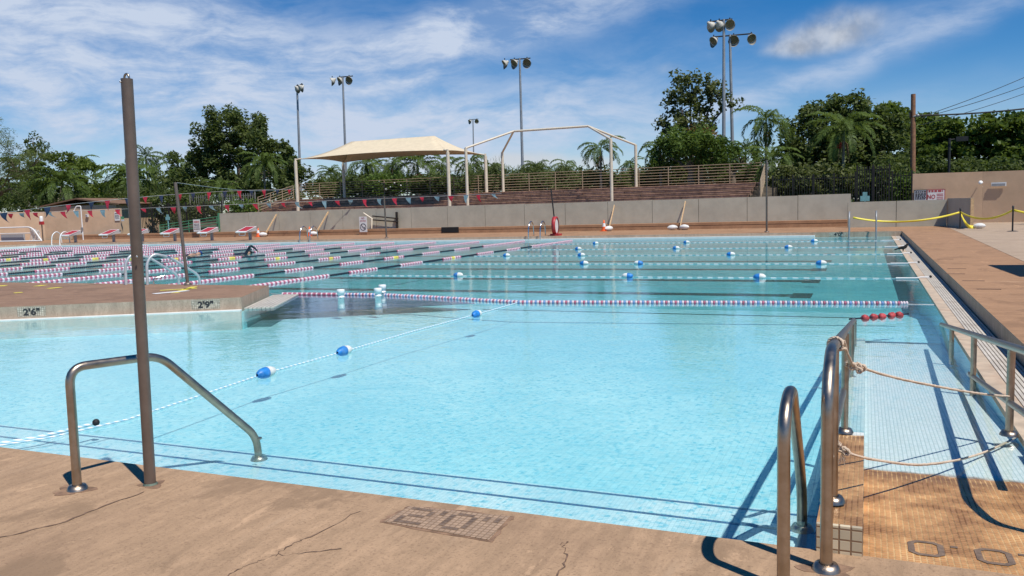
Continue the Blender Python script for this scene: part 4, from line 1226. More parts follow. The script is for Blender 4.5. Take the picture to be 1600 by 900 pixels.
# red rimmed reel on the far edge
c = atY(868, 366, 39.0)
t = thing('lane_rope_reel', 'red rimmed upright disc reel at the end of the lane ropes', 'reel', (c[0], 39.0, DK))
m_ = Matrix.Translation((c[0], 39.0, DK+.50)) @ Matrix.Rotation(R(6), 4, 'Z') @ Matrix.Rotation(R(90), 4, 'Y')
part(MB().lathe([(.39, -.09), (.45, -.09), (.45, .09), (.39, .09)], 28, m_), 'rim', K['red'], t)
part(MB().lathe([(.0, -.05), (.39, -.055)], 28, m_, smooth=False).lathe([(.39, .055), (.0, .05)], 28, m_, smooth=False), 'face', K['bag'], t)
part(MB().box((c[0]-.2, 38.75, DK), (c[0]+.25, 39.25, DK+.1)), 'foot', K['red'], t)
# slim poles along the far edge
def slim_pole(name, label, bx, Y, top, z0=DK, r=.035, m='rail_tan', x=None):
    b_ = atY(*bx, Y); tp = atY(*top, Y)
    t = thing(name, label, 'pole', (b_[0], Y, z0))
    part(MB().tube([(b_[0], Y, z0), (tp[0], Y, tp[2])], r, 10), 'pole_tube', K[m], t)
    part(MB().lathe([(r, .06), (r*2.2, .05), (r*2.3, 0)], 12, Matrix.Translation((b_[0], Y, z0))), 'base_collar', K[m], t)
    return Vector((tp[0], Y, tp[2]))
fp1 = slim_pole('flag_pole', 'slim brown pole on the back edge of the island', (293.5, 444), 13.30, (274, 285), r=.034, m='bronze')
fp2 = slim_pole('flag_pole', 'slim brown pole at the far edge near the no diving sign', (604, 371), 38.9, (600, 307), m='bronze', r=.045)
fp3 = slim_pole('flag_pole', 'slim brown pole at the far edge right of the braces', (1198, 361), 39.2, (1198, 250), m='bronze', r=.045)
fp4 = slim_pole('rescue_pole', 'slim dark leaning pole behind the red reel', (868, 345), 44.9, (861, 296), m='dark_metal', r=.04)

# ------------------------------------------------------------------ yellow tape and its posts
def stanchion(px_, py_top, Y, lab):
    c = atY(px_, 360, Y); tp = atY(px_, py_top, Y)
    t = thing('tape_post', lab, 'post', (c[0], Y, DK), 'black posts carrying yellow tape')
    part(MB().tube([(c[0], Y, DK), (c[0], Y, tp[2])], .03, 10), 'post_tube', K['dark_metal'], t)
    part(MB().lathe([(.0, .03), (.12, .03), (.19, .012), (.2, 0)], 18, Matrix.Translation((c[0], Y, DK))), 'base', K['dark_metal'], t)
    part(MB().lathe([(.036, 0), (.036, .1), (.0, .11)], 10, Matrix.Translation((c[0], Y, tp[2]-.04))), 'cap', K['dark_metal'], t)
    return Vector((c[0], Y, tp[2]))
s1 = stanchion(1500, 327, 39.6, 'black tape post by the end of the short return wall')
s2 = stanchion(1582, 324, 36.2, 'black tape post with round base standing on the buff pavement')
def tape(name, label, A, B, sag, w=.042, n=26, tw=3.0):
    q = MB(); vs = []
    for i in range(n+1):
        s = i/n; p = Vector(A).lerp(Vector(B), s); p.z -= sag*4*s*(1-s)
        a = .5*math.sin(tw*math.pi*s)
        d = Vector((0, math.sin(a), math.cos(a)))*w
        vs += [p-d, p+d]
    q.add(vs, [(2*i, 2*i+1, 2*i+3, 2*i+2) for i in range(n)], 0, True)
    o = q.build(name, K['tape']); m = o.modifiers.new('thickness', 'SOLIDIFY'); m.thickness = .004
    return tag(o, label, 'barrier tape')
ca = atY(1333, 340, 38.7)
tape('barrier_tape', 'yellow tape sagging from the corner ladder to the first black post', ca, s1+Vector((0, 0, -.12)), .28)
tape('barrier_tape', 'yellow tape strung between the two black posts', s1+Vector((0, 0, -.12)), s2+Vector((0, 0, -.1)), .30)
tape('barrier_tape', 'yellow tape leaving the right black post out of the picture', s2+Vector((0, 0, -.1)), s2+Vector((4.5, -2.5, -.15)), .35)
cb = atY(1524, 357, 39.9)
tape('barrier_tape', 'loose yellow tape end trailing down to a white sandbag', s1+Vector((0, 0, -.12)), (cb[0], 39.9, DK+.12), .28, .085)
sandbag(cb[0]+.15, 39.9, 'white sandbag on the loose end of the yellow tape', .75, .1)

# ------------------------------------------------------------------ signs and small fittings
def sign(name, label, px_, Y, w, h, bg, lines, frame=None, post_=None, rz=0.0, cat='sign', z=None):
    """px_ is where the middle of the board is seen; lines = (text, height up the board 0..1, size, material)"""
    c = atY(*px_, Y) if not isinstance(px_, Vector) else px_
    t = thing(name, label, cat, (c[0], Y if z is None else c[1], c[2]))
    y = c[1]
    ca_, sa_ = math.cos(rz), math.sin(rz); ri = Vector((ca_, sa_, 0)); nn = Vector((sa_, -ca_, 0))
    k = MB().cbox((c[0], y, c[2]), (w, .02, h), 0, rz)
    board = part(k, 'board', K[bg], t)
    if frame:
        f_ = MB()
        for dx, dz, ww, hh in ((0, h/2, w, .03), (0, -h/2, w, .03), (-w/2, 0, .03, h), (w/2, 0, .03, h)):
            p_ = Vector(c)+ri*dx+Vector((0, 0, dz)); f_.cbox(tuple(p_), (ww+.03 if hh < .1 else ww, .028, hh), 0, rz)
        part(f_, 'border', K[frame], board)
    for s_, f, sz, m in lines:
        if s_ == '#':                    # rows of print too small to read from here
            k = MB(); x_ = -.40*w; rr_ = random.Random(int(c[0]*100+f*50))
            while x_ < .38*w:
                l_ = min(rr_.uniform(.07, .2)*w, .40*w-x_)
                o_ = Vector(c)+nn*.0125+Vector((0, 0, (f-.5)*h))+ri*(x_+l_/2); k.cbox(tuple(o_), (l_, .004, sz), 0, rz); x_ += l_+.045*w
            part(k, 'small_print', K[m], board); continue
        o_ = Vector(c)+nn*.011+Vector((0, 0, (f-.5)*h))
        lettering(board, 'lettering', s_, sz, o_, ri, (0, 0, 1), K[m], lift=.006, bold=sz*.012, squash=min(1.0, .92*w/(max(len(s_), 1)*sz*.62)))
    if post_: part(post_, 'post', K['rail_tan'], t)
    return t, board, Vector(c)
t, bd, c = sign('no_diving_sign', 'white NO DIVING sign standing against the seat kerb', (567.5, 350.5), 45.3, .56, .98, 'sign_white',
     [('NO', .84, .15, 'sign_red'), ('DIVING', .68, .13, 'sign_red')])
q = MB(); q.lathe([(.19, 0), (.225, 0), (.225, .006), (.19, .006)], 28, Matrix.Translation(c+Vector((0, -.013, -.17))) @ Matrix.Rotation(R(90), 4, 'X'), smooth=False)
q.cbox((c.x, c.y-.016, c.z-.17), (.40, .006, .03), 0, 0, 0, R(45))
q.tube([(c.x-.10, c.y-.016, c.z-.09), (c.x+.02, c.y-.016, c.z-.2), (c.x+.10, c.y-.016, c.z-.27)], .016, 6); q.ball((c.x+.11, c.y-.016, c.z-.20), .03, 8)
part(q, 'diving_symbol', K['ink'], bd)
part(MB().box((c.x-.30, 45.24, DK), (c.x+.30, 45.44, c.z-.49)), 'stand', K['wood'], t)
rzw = math.atan2(48.45-48.7, 3.2)
def on_wall(px_):
    p_ = atPl(*px_, (2.2, 48.65), (5.4, 48.40)); return Vector((p_[0], p_[1], p_[2]))
sign('wall_sign', 'blue grey lettered notice, left one of two on the right tan wall', on_wall((1438.5, 305.5)), 0, .62, .56, 'sign_blue',
     [('#', .84, .07, 'ink'), ('#', .66, .05, 'ink'), ('#', .54, .05, 'ink'), ('#', .42, .05, 'ink'), ('#', .30, .05, 'ink'), ('#', .18, .05, 'ink')], 'ink', None, rzw, z=1)
t, bd, c = sign('wall_sign', 'red lettered NO notice, right one of two on the right tan wall', on_wall((1462, 304.5)), 0, .84, .54, 'sign_white',
     [('#', .86, .10, 'sign_red')], 'sign_red', None, rzw, z=1)
ri = Vector((math.cos(rzw), math.sin(rzw), 0)); nn = Vector((ri.y, -ri.x, 0))
lettering(bd, 'lettering', 'NO', .30, c+nn*.012-ri*.20+Vector((0, 0, -.19)), ri, (0, 0, 1), K['sign_red'], lift=.006, bold=.006, squash=.8)
for dz in (-.17, -.08, .01, .08):
    part(MB().cbox(tuple(c+nn*.0125+ri*.2+Vector((0, 0, dz-.04))), (.30, .004, .035), 0, rzw), 'small_print', K['sign_red'], bd)
c = Vector(atPl(1560.5, 288, (5.4, 48.40), (12, 47.15)))
rz2 = math.atan2(-1.25, 6.6)
t = thing('wall_lamp', 'pale flat lamp box high on the right tan wall', 'wall lamp', tuple(c))
part(MB().cbox(tuple(c+Vector((0, -.03, 0))), (.66, .05, .20), 0, rz2), 'housing', K['white'], t)
part(MB().cbox(tuple(c+Vector((-.02, -.065, -.02))), (.58, .02, .12), 0, rz2), 'cover', K['galv'], t)
c = Vector(atPl(1530, 287, (2.2, 48.65), (5.4, 48.40))); d_ = Vector(atPl(1517, 310, (2.2, 48.65), (5.4, 48.40)))
t = thing('flood_lamp', 'small white floodlight on a thin arm on the tan wall', 'wall lamp', tuple(c))
part(MB().tube([c, c+Vector((0, -.28, .05))], .02, 6), 'arm', K['galv'], t)
part(MB().lathe([(.03, -.08), (.09, .0), (.10, .08), (.0, .085)], 12, Matrix.Translation(c+Vector((.02, -.34, .03))) @ Matrix.Rotation(R(70), 4, 'X')), 'lamp_head', K['white'], t)
# left wall fittings
LW0, LW1 = (-59.4, 45.95), (-53.1, 47.55)
rzl = math.atan2(1.6, 6.3)
def on_left(px_): return Vector(atPl(*px_, LW0, LW1))
sign('wall_sign', 'white notice near the end of the left tan wall', on_left((183, 338)), 0, .42, .66, 'sign_white',
     [('#', .82, .10, 'ink'), ('#', .62, .05, 'ink'), ('#', .50, .05, 'ink'), ('#', .38, .05, 'ink'), ('#', .22, .06, 'ink')], None, None, rzl, z=1)
c = on_left((192, 341)); t = thing('wall_plaque', 'small dark green square plaque beside the white notice', 'plaque', tuple(c))
part(MB().cbox(tuple(c+Vector((0, -.03, .03))), (.24, .03, .20), 0, rzl), 'plate', K['green'], t); part(MB().cbox(tuple(c+Vector((0, -.03, -.16))), (.24, .03, .12), 0, rzl), 'label_strip', K['sign_blue'], t)
c = on_left((137, 337)); t = thing('wall_box', 'small pale electrical box right of the outdoor shower', 'box', tuple(c))
part(MB().cbox(tuple(c+Vector((0, -.05, 0))), (.2, .1, .22), 0, rzl), 'housing', K['sign_white'], t); part(MB().cbox(tuple(c+Vector((0, -.11, 0))), (.14, .02, .14), 0, rzl), 'lid', K['galv'], t)
c = at(129, 371, DK); c = np.array([atY(129, 360, 44.5)[0], 44.5, DK]); tz = atY(127, 322, 44.5)
t = thing('outdoor_shower', 'white outdoor shower pipe with bent head by the left wall', 'shower', tuple(c))
part(MB().tube(bend([(c[0], 44.5, DK), (c[0], 44.5, tz[2]), (c[0]-.26, 44.35, tz[2]), (c[0]-.45, 44.3, tz[2]-.3)], .08, 4), .04, 8), 'pipe', K['white'], t)
part(MB().lathe([(.03, .06), (.09, .0), (.0, -.005)], 12, Matrix.Translation((c[0]-.47, 44.29, tz[2]-.36))), 'shower_head', K['white'], t)
part(MB().box((c[0]-.08, 44.42, .95), (c[0]+.08, 44.5, 1.15)), 'valve_plate', K['galv'], t)
c = np.array([atY(67, 372, 44.0)[0], 44.0, DK]); tz = atY(66, 338, 44.0)
t = thing('call_box_post', 'slim post with a red and white box by the left wall', 'post', tuple(c))
part(MB().tube([(c[0], 44, DK), (c[0], 44, tz[2]-.5)], .045, 8), 'post_tube', K['bronze'], t)
part(MB().box((c[0]-.13, 43.88, tz[2]-.62), (c[0]+.13, 44.12, tz[2]-.38)), 'red_box', K['red'], t)
part(MB().lathe([(.12, -.38), (.13, -.1), (.10, .0), (.0, .02)], 12, Matrix.Translation((c[0], 44, tz[2]))), 'white_globe', K['white'], t)
# water polo goal
GY = 42.6
g0_, g1_ = atY(-60, 372, GY), atY(67, 374, GY)
x0, x1, zt = g0_[0], g1_[0], atY(0, 356, GY)[2]
xe = atY(50, 356, GY)[0]; xf = atY(3, 368, GY)[0]
t = thing('goal', 'white tube framed goal with a net on the left deck', 'goal', (x1, GY, DK))
part(MB().tube(bend([(x0, GY, DK+.04), (x0, GY, zt), (xe, GY, zt), (x1, GY-.1, DK+.04)], .5, 6), .05, 8), 'frame', K['white'], t)
part(MB().tube([(x0, GY-.1, DK+.05), (x1, GY-.1, DK+.05)], .05, 8), 'ground_bar', K['white'], t)
part(MB().tube([(x0, GY+.5, DK+.62), (atY(38, 366, GY)[0], GY+.5, DK+.62)], .035, 6), 'rear_bar', K['white'], t)
nb = MB(); a0, a1 = Vector((xe-.1, GY, zt-.05)), Vector((xe+.55, GY+.1, .45))
for k in range(26):
    s = rnd.random(); x = xe-.35+.9*s; zt2 = zt-.05-.25*s
    nb.tube([(x, GY+rnd.uniform(0, .25), zt2), (x+rnd.uniform(-.15, .2), GY+rnd.uniform(0, .3), (zt+.5)/2), (x+rnd.uniform(-.2, .2)-.1, GY+rnd.uniform(0, .3), DK+.1)], .012, 4)
for k in range(12):
    z = DK+.2+(zt-DK-.3)*k/11; nb.tube([(xe-.4, GY+.1, z), (xe+.1, GY+.25, z-.06), (xe+.5*(1-k/14), GY+.1, z)], .010, 4)
part(nb, 'net', K['net'], t)
xb0, xb1 = atY(2, 366, GY+.3)[0], atY(37, 366, GY+.3)[0]
tag(MB().box((xb0, GY+.25, DK), (xb1, GY+.4, DK+.56)).build('grey_mat', mat('grey_pad', (.36, .36, .37), .8, var=.2, scale=20)), 'grey padded mat standing inside the white goal', 'mat')
# green ramp rails at the left end of the taupe wall
e0, e1 = atY(250, 362, 46.9), atY(342, 345, 46.9)
t = thing('ramp_railing', 'green sloping pipe rails left of the taupe wall', 'railing', (e0[0], 46.9, .3))
for k in range(4):
    z0, z1 = atY(250, 364-4*k, 46.9)[2], atY(342, 352-4.6*k, 46.9)[2]
    part(MB().tube([(e0[0], 46.9, z0), (e1[0], 46.9, z1)], .03, 6), 'rail', K['green'], t)
for s in (0, .5, .97):
    x = e0[0]+(e1[0]-e0[0])*s; part(MB().tube([(x, 46.9, .2), (x, 46.9, e0[2]+.45+.55*s)], .035, 6), 'post', K['green'], t)
part(MB().box((-42.52, 46.55, .3), (-42.415, 46.8, 1.9)), 'end_post', K['green'], t)
c = atY(307.5, 352, 46.4)
sign('notice_board', 'white notice board in front of the green rails', (307.5, 352.5), 45.4, .62, .86, 'sign_white',
     [('#', .80, .10, 'sign_red'), ('#', .62, .05, 'ink'), ('#', .50, .05, 'ink'), ('#', .38, .05, 'ink'), ('#', .22, .07, 'ink')])
# teal cross shaped plaques on posts
def cross(px_, Y, lab, s=1.0, zb=.2):
    c = Vector(atY(*px_, Y)); t = thing('cross_plaque', lab, 'plaque', (c.x, Y, zb), 'teal cross shaped plaques')
    k = MB(); k.box((c.x-.20*s, Y-.02, c.z-.14*s), (c.x+.20*s, Y+.02, c.z+.10*s)); k.box((c.x-.10*s, Y-.021, c.z+.10*s), (c.x+.10*s, Y+.021, c.z+.28*s))
    part(k, 'cross_plate', K['teal'], t); part(MB().tube([(c.x, Y+.03, zb), (c.x, Y+.03, c.z-.1)], .05, 6), 'post', K['teal'], t)
cross((262, 341), 47.8, 'teal cross shaped plaque on a post by the left dark fence', 1.0)
cross((1351.5, 309.5), 48.8, 'teal cross shaped plaque on the dark gate panel at right', 1.15)
# little gate rail behind the no diving sign
t = thing('gate_rail', 'cream bent gate rail with dark bars beside the no diving sign', 'gate', (gx0, 46.3, .57))
P = [atY(x, y, 46.35) for x, y in ((568, 333), (581, 341.5), (580.5, 357))]
part(MB().tube([tuple(p) for p in P], .055, 8), 'bent_rail', K['post_cream'], t)
for y0, y1 in ((337.5, 341.5), (343.5, 346.5)):
    part(MB().tube([tuple(atY(582, y0, 46.4)), tuple(atY(622, y1, 46.4))], .045, 6), 'bar', K['fence_dark'], t)
part(MB().box((gx1-.06, 46.38, .57), (gx1+.06, 46.5, 1.62)), 'end_post', K['fence_dark'], t)

# ------------------------------------------------------------------ pennant lines
def pennants(name, label, A, B, sag, n, size, seed, cols, ends=None):
    rr = random.Random(seed); A, B = Vector(A), Vector(B)
    t = thing(name, label, 'pennant line', tuple(A))
    P = []
    for i in range(41):
        s = i/40; p = A.lerp(B, s); p.z -= sag*4*s*(1-s); P.append(p)
    part(MB().tube(P, .009, 4), 'cord', K['cord'], t)
    d = (B-A).normalized(); d.z = 0; d.normalize(); nrm = Vector((-d.y, d.x, 0))
    for k in range(n):
        s = (k+.5+rr.uniform(-.12, .12))/n; c = A.lerp(B, s); c.z -= sag*4*s*(1-s)
        w = size*.36*rr.uniform(.8, 1.15); h = size*rr.uniform(.9, 1.6); sw = rr.uniform(-.1, .55)*size; out = rr.uniform(.1, .5)*size
        q = MB(); vs = []; m_ = 6
        for j in range(m_+1):
            u = j/m_; ww = w*(1-u)
            mid = c+d*(sw*u*u*1.3+.12*size*math.sin(4*u+k)*u)+nrm*(out*u*u)+Vector((0, 0, -h*(u-.25*u*u)))
            tw = .8*u*rr.uniform(.5, 1)
            e_ = d*math.cos(tw)+nrm*math.sin(tw)
            vs += [mid-e_*ww, mid+e_*ww]
        q.add(vs, [(2*j, 2*j+1, 2*j+3, 2*j+2) for j in range(m_)], 0, True)
        part(q, 'pennant', K[cols[k % len(cols)]], t)
    return t
a1_ = Vector(atY(-260, 352, 25.0)); b1_ = Vector(atY(452, 297, 31.0))
far_post = Vector((CX0, 49.86, atY(460, 296, 50)[2]))
pennants('pennant_line', 'nearer line of red and navy pennants crossing behind the tall bronze pole', atY(-180, 360, 24), far_post, -.45, 22, .52, 3, ['flag_navy', 'flag_red'])
pennants('pennant_line', 'farther line of small faded red and teal pennants in front of the bleachers', atY(-160, 341, 36), (FX0+2.6, 49.7, atY(800, 302, 49.7)[2]), .0, 44, .46, 5, ['flag_red', 'flag_teal', 'flag_red', 'flag_teal'])
def wire(name, label, A, B, sag, r=.012, cat='wire', m='wire'):
    A, B = Vector(A), Vector(B); P = []
    for i in range(25):
        s = i/24; p = A.lerp(B, s); p.z -= sag*4*s*(1-s); P.append(p)
    return tag(MB().tube(P, r, 5).build(name, K[m]), label, cat)
wire('guy_wire', 'grey wire from the slim island pole towards the shade canopy', fp1, (CX0, 49.85, atY(462, 291, 50)[2]), .25, .0045, 'wire', 'cord')

# ------------------------------------------------------------------ tall sports light poles
def light_pole(px_top, px_base, Y, zb, heads, arm, lab, grp='tall floodlight poles behind the pool', r=.16):
    tp, bs = atY(*px_top, Y), atY(*px_base, Y)
    t = thing('floodlight_pole', lab, 'light pole', (bs[0], Y, zb), grp)
    sl = (tp[0]-bs[0])/(tp[2]-bs[2]); xb = bs[0]-sl*(bs[2]-zb)
    part(MB().tube([(xb, Y, zb), (xb+(tp[0]-xb)*.5, Y, (zb+tp[2])/2), (tp[0], Y, tp[2])], [r, r*.82, r*.62], 12), 'pole_tube', K['galv'], t)
    part(MB().box((xb-.25, Y-.5, bs[2]+.1), (xb+.25, Y-.15, bs[2]+1.0)), 'control_box', K['galv'], t)
    c = Vector(tp)
    ax = Vector((math.cos(arm[2]), math.sin(arm[2]), 0))
    part(MB().tube([c+ax*arm[0]+Vector((0, 0, -.1)), c+ax*arm[1]+Vector((0, 0, -.05))], .06, 8), 'crossarm', K['dark_metal'], t)
    for s, yaw, tilt, sc in heads:
        p_ = c+ax*s+Vector((0, 0, -.42*sc))
        m_ = Matrix.Translation(p_) @ Matrix.Rotation(yaw, 4, 'Z') @ Matrix.Rotation(tilt, 4, 'X') @ Matrix.Scale(sc*.84, 4)
        # bell shaped reflector with its mouth along -Z, a visor round the upper side
        hd = part(MB().lathe([(.0, .52), (.14, .50), (.17, .34), (.30, .22), (.44, .02), (.48, -.10), (.46, -.10), (.40, .0)], 20, m_), 'lamp_head', K['lamp_shell'], t)
        part(MB().lathe([(.0, .0), (.42, -.03)], 20, m_, smooth=False), 'glass', K['lens'], hd)
        vz = MB(); vs = []
        for j in range(13):
            a = math.pi*j/12
            for rr_, z in ((.475, -.08), (.52, -.08-.38*math.sin(a))): vs.append(m_ @ Vector((rr_*math.cos(a), rr_*math.sin(a), z)))
        vz.add(vs, [(2*j, 2*j+1, 2*j+3, 2*j+2) for j in range(12)], 0, True)
        part(vz, 'visor', K['fence_grey'], hd)
        part(MB().tube([p_+Vector((0, 0, .5*sc)), c+ax*s+Vector((0, 0, -.06))], .05, 6), 'bracket', K['dark_metal'], hd)
    return t
T_ = R(-58)
light_pole((464, 133), (470, 300), 75, 2.7, [(.1, R(170), T_, .9), (1.0, R(150), T_, .9)], (-.4, 1.25, R(-25)), 'grey floodlight pole just left of the cream canopy, lamps turned away')
light_pole((535.5, 119), (541, 280), 80, 2.7, [(-1.25, R(-60), T_, 1.05), (-.35, R(-35), T_, 1.05), (.75, R(5), T_, 1.05)], (-.6, 1.2, R(12)), 'grey floodlight pole rising behind the left part of the cream canopy')
light_pole((812, 91), (817, 280), 80, 2.7, [(-1.55, R(-55), T_, 1.05), (-.55, R(-30), T_, 1.1), (.75, R(2), T_, 1.1)], (-1.0, 1.1, R(14)), 'grey floodlight pole rising behind the bare canopy frame')
light_pole((739, 186), (741, 290), 150, .2, [(-.65, R(-30), T_, 1.0), (.75, R(25), T_, 1.0)], (-.8, 1.1, R(8)), 'small distant floodlight pole with two lamps', r=.17)
light_pole((1131, 30), (1131, 255), 68, 2.7, [(-1.0, R(150), T_, .95), (-.35, R(165), T_, .95), (.45, R(20), T_, .95)], (-1.1, .65, R(6)), 'taller of the two grey floodlight poles by the sparse tree')
light_pole((1140.5, 54), (1145, 255), 72, 2.7, [(-1.3, R(-42), T_, 1.0), (.30, R(6), T_, 1.05), (1.7, R(38), T_, 1.0)], (-1.4, 1.8, R(10)), 'shorter right hand floodlight pole of the close pair')

# wooden utility pole and its cables
c0, c1 = atY(1427, 275, 56), atY(1427, 147, 56)
t = thing('utility_pole', 'brown wooden utility pole rising behind the right tan wall', 'utility pole', (c0[0], 56, .1))
part(MB().tube([(c0[0], 56, .1), (c1[0], 56, c1[2])], [.17, .13], 12), 'pole_tube', K['wood'], t)
hkp = Vector(atY(1434, 180.5, 55.9)); part(MB().tube([(c1[0], 55.9, hkp.z-.05), hkp], .05, 6).ball(tuple(hkp), .1, 6), 'insulator', K['galv'], t)
part(MB().box((c1[0]-.19, 55.8, hkp.z-.1), (c1[0]-.13, 56.2, hkp.z+.25)), 'bracket', K['dark_metal'], t)
wire('power_cable', 'thick black cable running from the utility pole to the right', hkp, atY(1640, 165, 60), .12, .05, 'cable')
wire('power_cable', 'upper thin cable crossing the sky at the right edge', atY(1440, 182, 57), atY(1680, 84, 66), .2, .02, 'cable')
wire('power_cable', 'middle thin cable crossing the sky at the right edge', atY(1440, 184, 58), atY(1680, 104, 68), .2, .02, 'cable')
wire('power_cable', 'lowest thin cable crossing the sky at the right edge', atY(1440, 195, 59), atY(1680, 116, 70), .2, .018, 'cable')
# dark street lamp in front of the rain trees
c0, c1 = atY(1482.5, 272, 58), atY(1482.5, 216, 58)
t = thing('street_lamp', 'dark street lamp with a flat box head before the right trees', 'street lamp', (c0[0], 58, .1))
part(MB().tube([(c0[0], 58, .1), (c0[0], 58, c1[2])], .08, 8), 'pole_tube', K['dark_metal'], t)
part(MB().tube([(c0[0], 58, c1[2]-.1), (c0[0]+.45, 58, c1[2]-.08)], .05, 6), 'arm', K['dark_metal'], t)
part(MB().box((c0[0]+.35, 57.8, c1[2]-.22), (c0[0]+1.0, 58.2, c1[2]+.06)), 'lamp_head', K['dark_metal'], t)

# ------------------------------------------------------------------ swimmers and a bird
def skin_figure(name, verts, edges, radii, mats, sub=2, root=0):
    me = bpy.data.meshes.new(name); me.from_pydata(verts, edges, []); o = bpy.data.objects.new(name, me); COL.objects.link(o)
    sk = o.modifiers.new('skin', 'SKIN'); ss = o.modifiers.new('sub', 'SUBSURF'); ss.levels = sub; ss.render_levels = sub
    for i, r in enumerate(radii):
        v = me.skin_vertices[0].data[i]; v.radius = (r, r) if not isinstance(r, tuple) else r; v.use_root = (i == root)
    dg = bpy.context.evaluated_depsgraph_get(); m2 = bpy.data.meshes.new_from_object(o.evaluated_get(dg))
    bpy.data.objects.remove(o); bpy.data.meshes.remove(me)
    for m in mats: m2.materials.append(m)
    for p in m2.polygons: p.use_smooth = True
    o = bpy.data.objects.new(name, m2); COL.objects.link(o); return o
def swimmer(px_, label, cap, raised, sleeve, yaw):
    c = at(*px_, 0)
    t = thing('person', label, 'person', (c[0], c[1], 0), 'swimmers in the lap lanes', yaw)
    # lying face down along +Y (local), head first
    V = [(0, -.45, -.10), (0, -.2, -.07), (0, .02, -.05), (0, .16, -.03), (0, .25, -.01), (0, .36, .03), (0, .44, .03),   # pelvis .. head
         (.19, .03, -.02), (.34, .22, .36), (.26, .50, .22), (.24, .62, .10), (.24, .70, .05),                # right arm
         (-.19, .03, -.06), (-.20, .32, -.12), (-.17, .58, -.16), (-.17, .68, -.17), (-.17, .76, -.18),      # left arm
         (.10, -.55, -.13), (.10, -.95, -.18), (.09, -1.35, -.17), (.09, -1.52, -.16),
         (-.10, -.55, -.13), (-.10, -.95, -.14), (-.09, -1.35, -.20), (-.09, -1.52, -.2)]
    if not raised:
        V[8], V[9], V[10], V[11] = (.30, -.22, .02), (.27, -.48, -.08), (.25, -.60, -.1), (.25, -.68, -.1)
    E_ = [(0, 1), (1, 2), (2, 3), (3, 4), (4, 5), (5, 6), (2, 7), (7, 8), (8, 9), (9, 10), (10, 11), (2, 12), (12, 13), (13, 14), (14, 15), (15, 16), (0, 17), (17, 18), (18, 19), (19, 20), (0, 21), (21, 22), (22, 23), (23, 24)]
    rad = [.13, .13, .15, .075, .06, .09, .075, .075, .055, .045, .035, .03, .075, .055, .045, .04, .03, .09, .065, .045, .03, .09, .065, .045, .03]
    b = skin_figure('body', V, E_, rad, [K['skin'], K[sleeve]], 2)
    for p in b.data.polygons:
        y = p.center.y; x = p.center.x; z = p.center.z
        sl = (raised and x > .13 and -.1 < y < .60 and z > -.06) or (abs(x) < .24 and y < .14 and y > -.55)
        p.material_index = 1 if sl else 0
    b.parent = t
    cp = MB(); cp.lathe([(.105, 0), (.10, .05), (.07, .09), (.0, .11)], 14, Matrix.Translation((0, .40, .035)) @ Matrix.Rotation(R(-50), 4, 'X'))
    cp_o = cp.build('swim_cap', K[cap]); cp_o.parent = t
    return t
swimmer((378, 397), 'person swimming front crawl in a dark top with one arm raised', 'black', True, 'rope_dark', R(-12))
swimmer((300, 398), 'person in a dark blue cap swimming low in the water behind the slim pole', 'cap_blue', False, 'rope_dark', R(-12))

c = Vector(at(1411, 393, .03))
V = [(0, -.10, .17), (0, 0, .16), (0, .10, .13), (0, .20, .10), (0, -.14, .24), (0, -.16, .29), (0, -.21, .285), (.025, 0, .06), (.025, -.01, .01), (-.025, 0, .06), (-.025, -.01, .01), (0, .34, .06)]
E_ = [(1, 0), (1, 2), (2, 3), (0, 4), (4, 5), (5, 6), (1, 7), (7, 8), (1, 9), (9, 10), (3, 11)]
bd_ = skin_figure('bird', V, E_, [.06, .07, .055, .03, .04, .045, .012, .012, .007, .012, .007, .022], [mat('dark_plumage', (.045, .035, .028), .6, var=.3, scale=20)], 2, 1)
bd_.location = c; bd_.scale = (.8, .8, .8); bd_.rotation_euler = (0, 0, R(60))
tag(bd_, 'small dark bird standing on the gutter grating by the float line ends', 'bird')

# ------------------------------------------------------------------ trees, palms and shrubs
def mesh_np(name, verts, nq, tone, m, per=4):
    """verts (nq*per,3) -> one mesh of separate leaf faces, tone = one value per face"""
    me = bpy.data.meshes.new(name)
    nv = nq*per
    me.vertices.add(nv); me.vertices.foreach_set('co', verts.astype(np.float32).ravel())
    me.loops.add(nv); me.loops.foreach_set('vertex_index', np.arange(nv, dtype=np.int32))
    me.polygons.add(nq); me.polygons.foreach_set('loop_start', np.arange(0, nv, per, dtype=np.int32))
    at_ = me.attributes.new('tone', 'FLOAT', 'FACE'); at_.data.foreach_set('value', tone.astype(np.float32))
    me.materials.append(m); me.update(calc_edges=True); me.validate()
    return me

def leaves(rg, C, size, aspect=.5, up=.5, droop=0.0):
    """a leaf face (bent diamond) at every point of C"""
    n = len(C)
    d = rg.normal(size=(n, 3)); d[:, 2] = d[:, 2]*.6-droop; d /= np.linalg.norm(d, axis=1, keepdims=True)
    nn = rg.normal(size=(n, 3)); nn[:, 2] += up*2; w = np.cross(d, nn); w /= np.linalg.norm(w, axis=1, keepdims=True)+1e-9
    s = size*rg.uniform(.6, 1.35, (n, 1))
    a = C-d*s*.5; b = C+w*s*aspect*.5-d*s*.05; c = C+d*s*.5; e = C-w*s*aspect*.5-d*s*.05
    return np.stack([a, b, c, e], 1).reshape(-1, 3)

